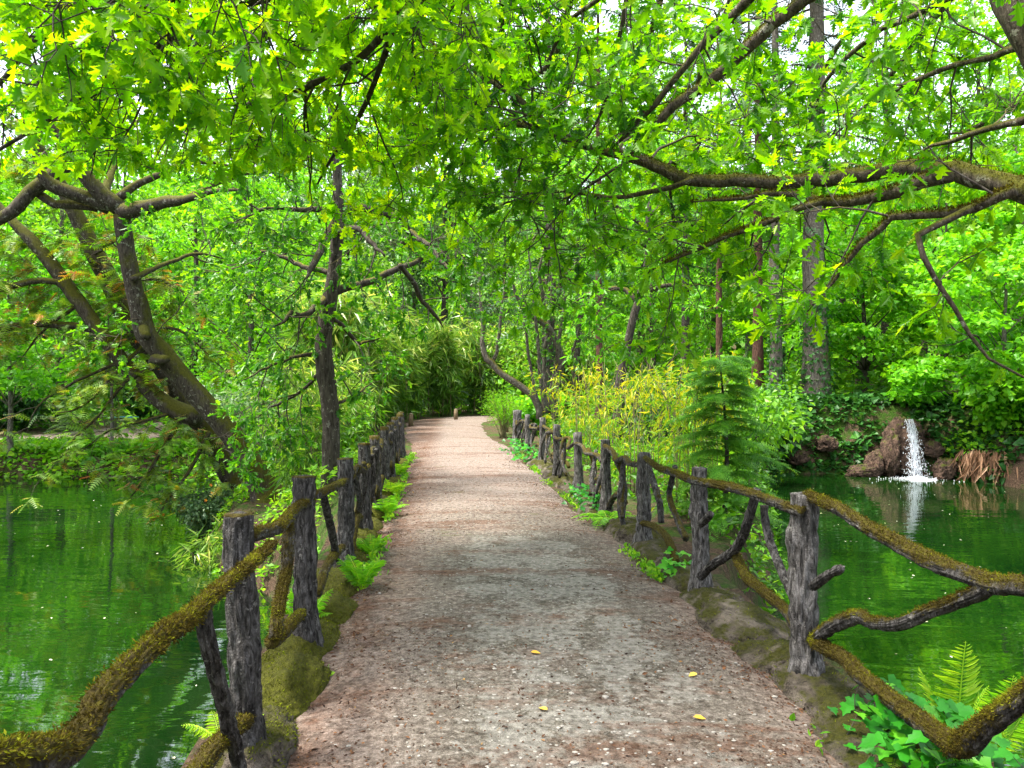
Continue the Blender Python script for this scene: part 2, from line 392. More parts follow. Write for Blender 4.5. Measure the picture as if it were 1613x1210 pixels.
def fall_mat():
    m, t, o = nt('falling_water'); b = pbsdf(t, None, (.86, .90, .95), .25, .5)
    tr = nd(t, 'BsdfTranslucent'); tr.inputs[0].default_value = (.85, .9, .96, 1)
    ms = nd(t, 'MixShader'); ms.inputs[0].default_value = .4
    t.links.new(b.outputs[0], ms.inputs[1]); t.links.new(tr.outputs[0], ms.inputs[2])
    tp = nd(t, 'BsdfTransparent'); m2 = nd(t, 'MixShader'); m2.inputs[0].default_value = .45
    t.links.new(ms.outputs[0], m2.inputs[1]); t.links.new(tp.outputs[0], m2.inputs[2]); t.links.new(m2.outputs[0], o.inputs[0])
    return m
M['fall'] = fall_mat()
def plain(name, c, rough=.7):
    m, t, o = nt(name); vv = wpos(t); n = noise(t, 18, 5, .65, vv)
    pbsdf(t, o, ramp(t, n, [(.3, tuple(k * .6 for k in c)), (.7, c)]), rough, .3, n, .4, .01); return m
M['marker'] = plain('marker_wood', (.17, .12, .065)); M['marker_top'] = plain('cut_end_wood', (.40, .33, .22))
M['blue'] = plain('blue_paint', (.10, .42, .62)); M['stake'] = plain('stake_wood', (.30, .26, .2))
M['litter'] = leaf_mat('dry_litter', [(0, (.025, .013, .008)), (.5, (.09, .043, .022)), (.85, (.18, .085, .036)), (1, (.27, .16, .05))], .1, (1, 1, 1), .8, .2)
M['pebble'] = plain('pebble_stone', (.30, .285, .25), .9)
M['yleaf'] = leaf_mat('fallen_yellow_leaf', [(0, (.62, .36, .04)), (1, (.66, .46, .08))], .2, (1, 1, 1))
M['float'] = leaf_mat('floating_leaf', [(0, (.28, .32, .12)), (1, (.62, .62, .5))], .1, (1, 1, 1))

# ------------------------------------------------------------------ ground plan
WATER = -1.30
PATH = np.array([(.95, -8), (.2, 3.4), (-.35, 9), (-1.1, 17), (-1.8, 21.5), (-2.4, 27), (-2.6, 30.5), (-1.8, 33.3), (1.2, 35.6), (7, 37.2), (15, 39)], float)
PHW = np.array([1.35, 1.32, 1.2, 1.2, 1.25, 1.45, 1.6, 1.7, 1.7, 1.6, 1.6])
def xL(y): return -.739 - .097 * y                       # left fence line
RP = np.array([(1.60, .6), (1.57, 2.2), (1.475, 3.82), (1.345, 5.46), (1.215, 7.05), (1.05, 8.6), (.9, 10.4), (.71, 12.0), (.55, 14.0), (.33, 16.0), (.12, 17.9)])
def xR(y): return np.interp(y, RP[:, 1], RP[:, 0])
POND_L = np.array([(-1.05, -5), (-1.2, 0), (-1.5, 3.4), (-1.75, 6), (-2.05, 8.2), (-2.9, 9.6), (-4.4, 11.1), (-5.3, 12.4), (-6.1, 15), (-7.6, 19), (-9, 22.3), (-14, 22.9), (-22, 22), (-27, 15), (-24, 4), (-15, -6), (-6, -9)])
POND_R = np.array([(2.25, 1.6), (2.2, 3.0), (1.98, 4.5), (1.82, 6.2), (2.3, 7.4), (3.1, 9.2), (4.0, 11.5), (5.2, 15), (6.6, 19), (7.6, 23.0), (10, 23.6), (12.2, 23.1), (13.8, 20.6), (17, 18), (23, 14), (24, 5), (14, 1), (7, 3.6), (5.5, 4.8), (4.0, 4.3), (3.2, 3.0)])
def seg_dist(x, y, A, B):
    ab = B - A; t = np.clip(((x - A[0]) * ab[0] + (y - A[1]) * ab[1]) / (ab @ ab), 0, 1)
    return np.hypot(x - A[0] - t * ab[0], y - A[1] - t * ab[1]), t
def poly_sd(x, y, Q):
    d = np.full(np.shape(x), 1e9); ins = np.zeros(np.shape(x), bool)
    for i in range(len(Q)):
        A, B = Q[i], Q[(i + 1) % len(Q)]
        d = np.minimum(d, seg_dist(x, y, A, B)[0])
        with np.errstate(divide='ignore', invalid='ignore'):
            ins ^= ((A[1] > y) != (B[1] > y)) & (x < (B[0] - A[0]) * (y - A[1]) / (B[1] - A[1]) + A[0])
    return np.where(ins, -d, d)
def path_d(x, y):
    d = np.full(np.shape(x), 1e9)
    for i in range(len(PATH) - 1):
        e, t = seg_dist(x, y, PATH[i], PATH[i + 1]); d = np.minimum(d, e - (PHW[i] + t * (PHW[i + 1] - PHW[i])))
    return d
def pond_sd(x, y): return np.minimum(poly_sd(x, y, POND_L), poly_sd(x, y, POND_R))
def H(x, y):
    x = np.asarray(x, float); y = np.asarray(y, float)
    s = pond_sd(x, y) + (n2(x, y, 1.3, 3) - .5) * .5 * sm(np.abs(x), 2.2, 4)
    pd = path_d(x, y)
    land = .22 * (n2(x, y, .35, 3, 5) - .5)
    land = land + .95 * sm(y, 21.5, 25.0) * sm(x, 2.5, 7.5) + .9 * sm(x, 11.5, 15) * sm(y, 8, 17) * (1 - sm(y, 21.5, 25.0))
    land = land - .55 * np.maximum(sm(-x, 5, 8) * sm(y, 14, 22), sm(-x, 2.7, 4.1) * sm(y, 9, 11) * (1 - sm(y, 17, 21) * (1 - sm(-x, 5, 8))))
    r = np.hypot(x * .9, y - 8)
    land = land + 26 * sm(r, 40, 120) + 34 * sm(r, 110, 300) + 1.2 * sm(r, 24, 40) * n2(x, y, .12, 2, 9)
    land = np.where(pd < 2.5, land * sm(pd, .1, 1.6), land)
    narrow = (1 - sm(y, 7.5, 10.5)) * (1 - sm(np.abs(x), 3, 5))
    wd = .16 * narrow + (1 - narrow) * (.9 + .9 * sm(y, 20, 23) * sm(x, 6, 9))
    t = sm(s, -.42, wd)
    z = -2.1 + (land + 2.1) * t
    z = z + .05 * (n2(x, y, 2.5, 3, 3) - .5) * sm(pd, 0, .5)
    return z
def axis(lo, hi, a, b, fine, grow=1.16):
    c = list(np.arange(a, b, fine)); s = fine; p = b
    while p < hi: c.append(p); s *= grow; p += s
    c.append(hi); s = fine; p = a - fine
    while p > lo: c.insert(0, p); s *= grow; p -= s
    c.insert(0, lo); return np.array(c)
def grid_mesh(X, Y, Z):
    ny, nx = X.shape; v = np.stack((X, Y, Z), -1).reshape(-1, 3)
    i = np.arange(ny - 1)[:, None] * nx; j = np.arange(nx - 1)[None, :]
    return v, np.stack((i + j, i + j + 1, i + nx + j + 1, i + nx + j), -1).reshape(-1, 4)
_ax = axis(-420, 420, -27, 19, .24); xs = np.concatenate(([a for a in _ax if a < -4.3], np.arange(-4.2, 5, .14), [a for a in _ax if a > 5.05])); ys = axis(-60, 520, -1, 33, .23)
X, Y = np.meshgrid(xs, ys); mb = MB(); v, q = grid_mesh(X, Y, H(X, Y)); mb.add(v, None, q)
tag(mb.build('ground', M['soil']), kind='structure')
mb = MB(); xs = np.linspace(-30, 26, 60); ys = np.linspace(-12, 26, 60); X, Y = np.meshgrid(xs, ys)
v, q = grid_mesh(X, Y, np.full_like(X, WATER)); mb.add(v, None, q); tag(mb.build('pond_water', M['water']), kind='structure')

def strip(poly, hw, step, name, mat, nx=17, lift=.012, edge=.25, crown=.0, seed=0):
    row = np.column_stack((poly, np.zeros(len(poly)), hw)); row = resample(row, step)
    p = row[:, :2]; t = unit(np.gradient(p, axis=0)); n = np.column_stack((t[:, 1], -t[:, 0]))
    u = np.linspace(-1, 1, nx)[None, :]
    wl = row[:, 3] + edge * (n2(p[:, 0], p[:, 1], 1.4, 3, seed) - .5) * 2; wr = row[:, 3] + edge * (n2(p[:, 0], p[:, 1], 1.4, 3, seed + 40) - .5) * 2
    off = np.where(u < 0, u * wl[:, None], u * wr[:, None])
    X = p[:, 0:1] + n[:, 0:1] * off; Y = p[:, 1:2] + n[:, 1:2] * off
    Z = H(X, Y) + lift * (1 - np.abs(u) ** 6 * 1.6) + crown * (1 - u * u) + .02 * (n2(X, Y, 2.2, 4, 7) - .5)
    mb = MB(); v, q = grid_mesh(X, Y, Z); mb.add(v, None, q[:, ::-1])
    return tag(mb.build(name, mat), kind='structure')
strip(PATH, PHW, .12, 'path', M['path'], 41, .03, .12, .02)
strip(np.array([(-30, 24.6), (-22, 25.5), (-17.8, 27), (-16, 31), (-15.2, 36), (-13, 44)], float), np.array([2.1, 2.2, 2.4, 2.4, 2.2, 2.0]), .3, 'far_path_left', M['path2'], 13, .07, .2, 0, 3)
strip(np.array([(3.5, 29.5), (7, 28.3), (10, 27.6), (14, 27.2), (19, 26.4), (26, 23)], float), np.array([.8, .9, 1, 1, .9, .8]), .3, 'far_path_right', M['path2'], 13, .07, .2, 0, 5)

def path_z(x, y):
    pd = path_d(x, y)
    return H(x, y) + np.where(pd < 0, .03 + .02, 0.0)

# ------------------------------------------------------------------ kerbs
def ico(sub):
    import bmesh
    bm = bmesh.new(); bmesh.ops.create_icosphere(bm, subdivisions=sub, radius=1.0)
    v = np.array([x.co[:] for x in bm.verts]); f = np.array([[x.index for x in t.verts] for t in bm.faces]); bm.free(); return v, f
ICO = {k: ico(k) for k in (1, 2, 3, 4, 5)}
def rock_pts(sub, seed, amp=.3, fr=1.3, flat=0.0):
    v, f = ICO[sub]; p = v * 1.0
    n = fbm(p * fr + seed * 7.7, 4) - .5; n_ = fbm(p * fr * 5 + seed * 3.1, 3) - .5
    p = p * (1 + amp * 2 * n + amp * .6 * n_ + (amp * .5 * (np.abs(fbm(p * fr * 9 + seed, 3) - .5) * 2 - .3) if sub >= 4 else 0))[:, None]
    p = np.sign(p) * np.abs(p) ** .88                    # a little blocky
    return p, f
def kerb(name, label, fx, y0, y1, side, mats, seed, width, tuft=0):
    root = thing(name, label, 'kerb', loc=(fx(3.0), 3.0, 0)); rng = np.random.default_rng(seed); y = y0; k = 0
    shared = {}
    while y < y1:
        L = rng.uniform(.42, .8); yc = y + L / 2; near = yc < 8
        key = ('n', k) if near else ('f', k % 5)
        if key not in shared:
            p, f = rock_pts(5 if yc < 5.5 else 4 if near else 3, seed + k, .30, 1.2); m_ = MB(); m_.add(p, f); shared[key] = m_.mesh('stone', mats[0] if rng.random() < mats[2] else mats[1])
        o = bpy.data.objects.new('stone', shared[key]); COL.objects.link(o); o.parent = root
        wq = width * rng.uniform(.8, 1.2); h = rng.uniform(.15, .23)
        o.location = Vector((float(fx(yc)) + side * rng.uniform(.0, .06), yc, -h * .38)) - root.location
        o.rotation_euler = (rng.uniform(-.12, .12), rng.uniform(-.15, .15), .1 + rng.uniform(-.15, .15)); o.scale = (wq, L * .60, h)
        if tuft and yc < 7.5:
            p, f = rock_pts(5 if yc < 5.5 else 4, seed + k, .30, 1.2); nn = int(tuft * (1 if yc < 5 else .5)); rg = np.random.default_rng(k + 900); i_ = rg.integers(0, len(p), nn); i_ = i_[(p[i_, 2] > -.25) & (fbm(p[i_] * 2.2 + k, 3) > .45)]; sc_ = np.array((wq, L * .60, h))
            q = p[i_]; d_ = unit(q / sc_); t_ = MB(); wl_ = .011 * rg.uniform(.5, 1.6, len(i_))
            leaves(t_, q * sc_, unit(d_ + rg.normal(0, .5, q.shape)), unit(rg.normal(0, 1, q.shape)), wl_, SIMPLE, rg, np.clip(rg.normal(.45, .22, len(i_)) + .5 * (fbm(q * 3, 2) - .5), 0, 1), .6)
            if t_.n:
                mo = bpy.data.objects.new('moss', t_.mesh('moss', M['mossg'], False)); COL.objects.link(mo); mo.parent = o; mo['kind'] = 'stuff'; mo.scale = tuple(1 / c_ for c_ in sc_)
        y += L * .94; k += 1
    return root
kerb_l = kerb('stone_kerb', 'low mossy stone kerb under the left fence beside the gravel path', xL, .4, 16, -1, (M['kerb_moss'], M['kerb'], .8), 3, .20, 4500)
kerb_r = kerb('stone_kerb', 'bare grey-brown stone kerb under the right fence beside the gravel path', xR, .4, 18, 1, (M['kerb_moss'], M['kerb'], 0), 8, .24, 900)

# ------------------------------------------------------------------ rustic fences of cast bark posts, rails and braces
def bark_fn(seed, amp, knots=()):
    def fn(R, th, lg):
        c = np.cos(th)[None, :]; s = np.sin(th)[None, :]; z = lg[:, None]; r0 = R.mean()
        k = 1 / max(r0, .02)
        q = np.stack((c * 3.4 + seed + 0 * z, s * 3.4 - seed + 0 * z, z * 11 + 0 * c), -1)
        a = np.abs(vnoise(q) * 2 - 1); b = np.abs(vnoise(q * np.array((2.1, 2.1, 1.9)) + 5) * 2 - 1)
        big = fbm(np.stack((c * .8 + seed + 0 * z, s * .8 + 0 * z, z * 2.2 + 0 * c), -1), 2) - .5
        out = R * (1 + big * .35) + amp * (np.minimum(a, .5) * 1.5 + b * .5 - .6)
        for (kz, kth, kr, kh) in knots:
            d2 = ((z - kz) / kr) ** 2 + ((np.angle(np.exp(1j * (th[None, :] - kth))) * r0) / kr) ** 2
            out = out + kh * np.exp(-d2) * (1 - .75 * np.exp(-d2 * 6))
        return out
    return fn
def moss_val(v, dirs, amount, seed):
    nz = dirs[:, 2]; return np.clip(amount + nz * .30 + (fbm(v * 5 + seed, 3) - .5) * .9, 0, 1)
def stick(root, name, rows, amp=.008, moss=.2, seed=0, near=True, knots=(), tufts=0, tuft_len=.010, mat='faux', zmoss=None):
    if name != 'post': rows = [(a, b_, c_, r_ * .80) for a, b_, c_, r_ in rows]
    rows = resample(rows, .016 if near else .07); sides = 52 if near else 16; amp *= 1.55; tufts = int(tufts * 2.3); tuft_len *= .62
    mb = MB(); v, dirs = tube(mb, rows, sides, .5, fn=bark_fn(seed, amp, knots))
    mv = moss_val(v, dirs, moss, seed)
    if zmoss is not None: mv = np.clip(mv + zmoss(v), 0, 1)
    r = np.concatenate((mv, (moss + .3, moss + .3))); mb.r[-1] = r.astype(np.float32)
    o = put(mb, name, M[mat], root)
    if tufts:
        rng = np.random.default_rng(seed + 99); w_ = np.clip(mv - .45, 0, None); 
        if w_.sum() > 0:
            idx = rng.choice(len(v), tufts, p=w_ / w_.sum()); t = MB()
            dd = unit(dirs[idx] + rng.normal(0, .55, (tufts, 3)) + np.array((0, 0, -.12)))
            pos = v[idx] + rng.normal(0, .004, (tufts, 3)) - dirs[idx] * .002
            leaves(t, pos, dd, unit(rng.normal(0, 1, (tufts, 3))), tuft_len * rng.uniform(.5, 1.7, tufts), SIMPLE, rng, np.clip(rng.normal(.44, .2, tufts) + .15 * dirs[idx][:, 2] + 1.6 * (fbm(pos * 7, 3) - .5), 0, 1), .6)
            off = np.array(root.location, np.float32); t.v = [a - off for a in t.v]
            m = t.build('moss', M['moss'], o, False); m['kind'] = 'stuff'
    return o
def plane_hit(px, py, A, B, push=0.0):
    """camera ray against the upright plane through plan points A, B (pushed outwards)"""
    A = np.asarray(A, float); B = np.asarray(B, float); t = B - A; n = np.array((t[1], -t[0])) / np.hypot(*t)
    k = (px - CX) / F; d = (A @ n + push) / (k * n[0] + n[1]); return P(px, py, d)
def span(A, B, pts, push=0.0):
    return [(*plane_hit(x, y, A, B, push), r) for x, y, r in pts]
def post_rows(x, y, top, r0, r1, lean=(0, 0), seed=0):
    rng = np.random.default_rng(seed); zs = np.linspace(-.35, top, 8); out = []
    for k, z in enumerate(zs):
        f = k / 7; flare = .035 * math.exp(-max(z, 0) / .10)
        out.append((x + lean[0] * f + rng.normal(0, .006), y + lean[1] * f + rng.normal(0, .006), z, r0 + (r1 - r0) * f + flare))
    return out
def basemoss(h, a):
    return lambda v: a * np.exp(-np.clip(v[:, 2], 0, None) / h)
def fence_auto(root, A, B, seed, h, near=False, dens=1):
    """one span between the post feet A and B: top rail, two or three crooked braces"""
    rng = np.random.default_rng(seed); A = np.array((*A, 0.)); B = np.array((*B, 0.)); u = lambda f, z, n=0: A + (B - A) * f + np.array((0, 0, z)) + np.array((B - A)[[1, 0, 2]] * (1, -1, 0)) * n
    rr = .034
    z0, z1 = h - rng.uniform(.06, .16), h - rng.uniform(.04, .2)
    rail = [(*u(f, z0 + (z1 - z0) * f + rng.normal(0, .03) - .05 * math.sin(f * 3.1), rng.normal(0, .02)), rr * rng.uniform(.85, 1.15)) for f in np.linspace(0, 1, 6)]
    stick(root, 'rail', rail, .006, .48, seed, near, tufts=700 if near else 0)
    for k in range(3 + (rng.random() < .6)):
        f0 = rng.uniform(.15, .8); f1 = f0 + rng.uniform(-.3, .3); zz = rng.uniform(.05, .2)
        br = [(*u(f0 + (f1 - f0) * t, (h - .12) + (zz - h + .12) * t, .03 * math.sin(t * 4 + k)), .030 * rng.uniform(.8, 1.2)) for t in np.linspace(0, 1, 5)]
        stick(root, 'brace', br, .006, rng.uniform(.1, .5), seed + 7 + k, near)
    f0 = 0.0 if rng.random() < .5 else 1.0
    br = [(*u(f0 + (.5 - f0) * t, .10 + .25 * math.sin(t * 2.2), .02), .036) for t in np.linspace(0, 1, 5)]
    stick(root, 'brace', br, .006, .6, seed + 17, near)

# left fence
YL = [1.02, 3.0, 4.3, 6.15, 7.7, 9.1, 10.5, 11.9, 13.3, 14.5, 15.5]
fl = thing('rustic_fence', 'long mossy log fence of cast bark posts along the left edge of the path', 'fence', loc=(xL(3.0), 3.0, 0))
hl = [1.0, 1.01, 1.0, .92, .92, .9, .93, .92, .94, .95, .95]
for k, y in enumerate(YL):
    near = y < 8
    kn = [(.78, 4.6, .035, .022)] if k < 2 else [(.9, 1.2, .03, .015)]
    stick(fl, 'post', post_rows(xL(y), y, hl[k], .066 if k < 3 else .07, .057 if k < 3 else .058, (-.045, 0) if k == 1 else (-.01 * (k % 3), 0), k), .0105, -.02 if k < 4 else .08, 10 + k, near, kn,
          500 if k < 4 else 0, .009, zmoss=lambda v, h=hl[k]: .55 * np.exp(-np.clip(v[:, 2], 0, None) / .10) + .8 * (v[:, 2] > h - .012))
A, B = (xL(1.25), 1.25), (xL(3.0), 3.0)
stick(fl, 'rail', span(A, B, [(430, 858, 0.024), (399, 886, 0.027), (360, 918, 0.029), (330, 943, 0.030), (304, 969, 0.032), (260, 999, 0.030), (226, 1030, 0.031), (191, 1065, 0.032), (160, 1102, 0.033), (136, 1147, 0.035), (100, 1180, 0.037), (56, 1190, 0.034), (8, 1192, 0.032), (-60, 1205, 0.032), (-150, 1222, 0.032)], .075), .007, .66, 31, True, (), 5200, .012)
stick(fl, 'brace', span(A, B, [(319, 958, .030), (324, 990, .031), (330, 1021, .032), (347, 1090, .031), (362, 1150, .030), (375, 1200, .03), (380, 1260, .03)], .03), .007, .05, 32, True, (), 500)
stick(fl, 'brace', span(A, B, [(395, 1130, .03), (362, 1156, .036), (335, 1182, .038), (312, 1215, .04), (270, 1280, .04)], .0), .007, .75, 33, True, (), 1800, .012)
A, B = (xL(3.0), 3.0), (xL(4.3), 4.3)
stick(fl, 'rail', span(A, B, [(396, 842, .034), (425, 836, .036), (443, 828, .036), (456, 813, .034), (473, 797, .033), (492, 792, .033)]), .006, .6, 34, True, (), 1900, .011)
stick(fl, 'brace', span(A, B, [(456, 820, .034), (454, 850, .034), (451, 895, .035), (444, 930, .035), (438, 960, .036), (434, 1006, .04)]), .006, .55, 35, True, (), 2200, .011)
stick(fl, 'brace', span(A, B, [(428, 1012, .04), (444, 998, .042), (460, 982, .040), (474, 968, .036), (490, 952, .03)], -.02), .006, .6, 36, True, (), 1500, .011)
A, B = (xL(4.3), 4.3), (xL(6.15), 6.15)
stick(fl, 'rail', span(A, B, [(498, 779, .034), (508, 776, .034), (530, 765, .034), (545, 757, .036), (556, 748, .036)]), .006, .55, 37, True, (), 1000)
stick(fl, 'brace', span(A, B, [(510, 782, .030), (514, 800, .032), (521, 830, .034), (527, 861, .034), (530, 880, .032)]), .006, .0, 38, True, (), 200)
stick(fl, 'brace', span(A, B, [(500, 935, .032), (506, 915, .034), (517, 889, .036), (530, 872, .036), (540, 862, .034)]), .006, .5, 39, True, (), 900)
for k in range(3, len(YL) - 1):
    fence_auto(fl, (xL(YL[k]), YL[k]), (xL(YL[k + 1]), YL[k + 1]), 50 + k * 3, hl[k] - .02, YL[k] < 8)

# right fence
fr = thing('rustic_fence', 'long log fence of grey cast bark posts along the right edge of the path', 'fence', loc=(1.475, 3.82, 0))
hr = [.95, .95, .97, .92, .885, .89, .86, .88, .9, .88, .9]
rr_ = [.07, .07, .072, .062, .066, .062, .065, .065, .06, .065, .11]
for k in range(1, len(RP)):
    x, y = RP[k]; near = y < 9
    kn = [(.75 + .35, .3, .05, .03)] if k == 2 else [(.6 + .35, .5, .04, .025)] if k == 3 else []
    stick(fr, 'post', post_rows(x, y, hr[k], rr_[k], rr_[k] * .86, (-.02, 0) if k == 2 else (0, 0), 20 + k), .0115, -.12, 70 + k, near, kn, 200 if k < 4 else 0, .008,
          mat='faux_light', zmoss=lambda v, h=hr[k]: .3 * np.exp(-np.clip(v[:, 2], 0, None) / .12))
R0, R1, R2, R3 = RP[1], RP[2], RP[3], RP[4]
stick(fr, 'rail', span(R0, R1, [(1272, 780, .03), (1287, 787, .033), (1320, 801, .034), (1358, 826, .034), (1400, 848, .035), (1443, 873, .036), (1485, 892, .036), (1527, 907, .037), (1569, 922, .037), (1613, 924, .038), (1670, 930, .04)]), .006, .50, 81, True, (), 3600, .011)
stick(fr, 'brace', span(R0, R1, [(1280, 1012, .03), (1293, 1000, .034), (1312, 987, .036), (1350, 972, .035), (1379, 982, .030), (1422, 981, .029), (1464, 963, .028), (1506, 949, .028), (1544, 934, .032), (1556, 926, .03)]), .006, .44, 82, True, (), 2200, .012)
stick(fr, 'brace', span(R0, R1, [(1282, 1012, .034), (1300, 1022, .04), (1329, 1037, .040), (1358, 1067, .040), (1401, 1100, .042), (1443, 1130, .043), (1485, 1160, .045), (1510, 1178, .046)], -.01), .007, .72, 83, True, (), 4200, .011)
stick(fr, 'brace', span(R0, R1, [(1498, 1176, .044), (1518, 1172, .048), (1535, 1158, .046), (1561, 1137, .043), (1613, 1098, .042), (1680, 1040, .042)], -.005), .007, .6, 84, True, (), 3400, .012)
stick(fr, 'stub', span(R0, R1, [(1280, 925, .024), (1292, 915, .026), (1306, 905, .024), (1322, 897, .026), (1325, 895, .022)], -.03), .005, .15, 85, True)
stick(fr, 'rail', span(R1, R2, [(1262, 806, .03), (1247, 801, .032), (1219, 791, .033), (1190, 780, .034), (1160, 770, .034), (1126, 763, .034), (1091, 757, .034), (1067, 747, .034), (1046, 740, .033)], -.055), .006, .5, 86, True, (), 2400, .011)
stick(fr, 'brace', span(R1, R2, [(1192, 772, .03), (1187, 790, .031), (1181, 812, .032), (1169, 848, .034), (1152, 871, .036), (1122, 890, .036), (1104, 908, .036)], -.01), .007, .06, 87, True, (), 500)
stick(fr, 'brace', span(R1, R2, [(1204, 796, .026), (1205, 815, .028), (1209, 841, .028), (1223, 881, .029), (1240, 920, .03), (1257, 955, .03)], .02), .006, .2, 88, True, (), 500)
stick(fr, 'brace', span(R1, R2, [(1156, 868, .034), (1164, 886, .036), (1177, 911, .036), (1207, 936, .037), (1236, 961, .037), (1256, 990, .04)], .01), .006, .62, 89, True, (), 1800, .011)
stick(fr, 'stub', span(R1, R2, [(1104, 825, .03), (1112, 818, .032), (1117, 812, .032), (1120, 809, .026)], -.03), .005, .15, 90, True)
stick(fr, 'rail', span(R2, R3, [(1052, 742, .03), (1040, 738, .032), (1028, 731, .034), (1016, 722, .032)], -.06), .006, .6, 91, True, (), 700)
stick(fr, 'brace', span(R2, R3, [(1020, 728, .03), (1024, 742, .031), (1033, 772, .031), (1039, 793, .032), (1042, 824, .032)], -.02), .006, .15, 92, True)
stick(fr, 'brace', span(R2, R3, [(1064, 735, .026), (1057, 761, .028), (1054, 784, .030), (1065, 814, .032), (1080, 849, .034)], .02), .006, .25, 93, True)
stick(fr, 'brace', span(R2, R3, [(1010, 824, .032), (1020, 826, .034), (1039, 835, .036), (1054, 853, .036), (1065, 886, .038)], -.02), .006, .7, 94, True, (), 900)
for k in range(4, len(RP) - 1):
    fence_auto(fr, RP[k], RP[k + 1], 130 + k * 3, min(hr[k], hr[k + 1]) - .04, RP[k][1] < 8.2)
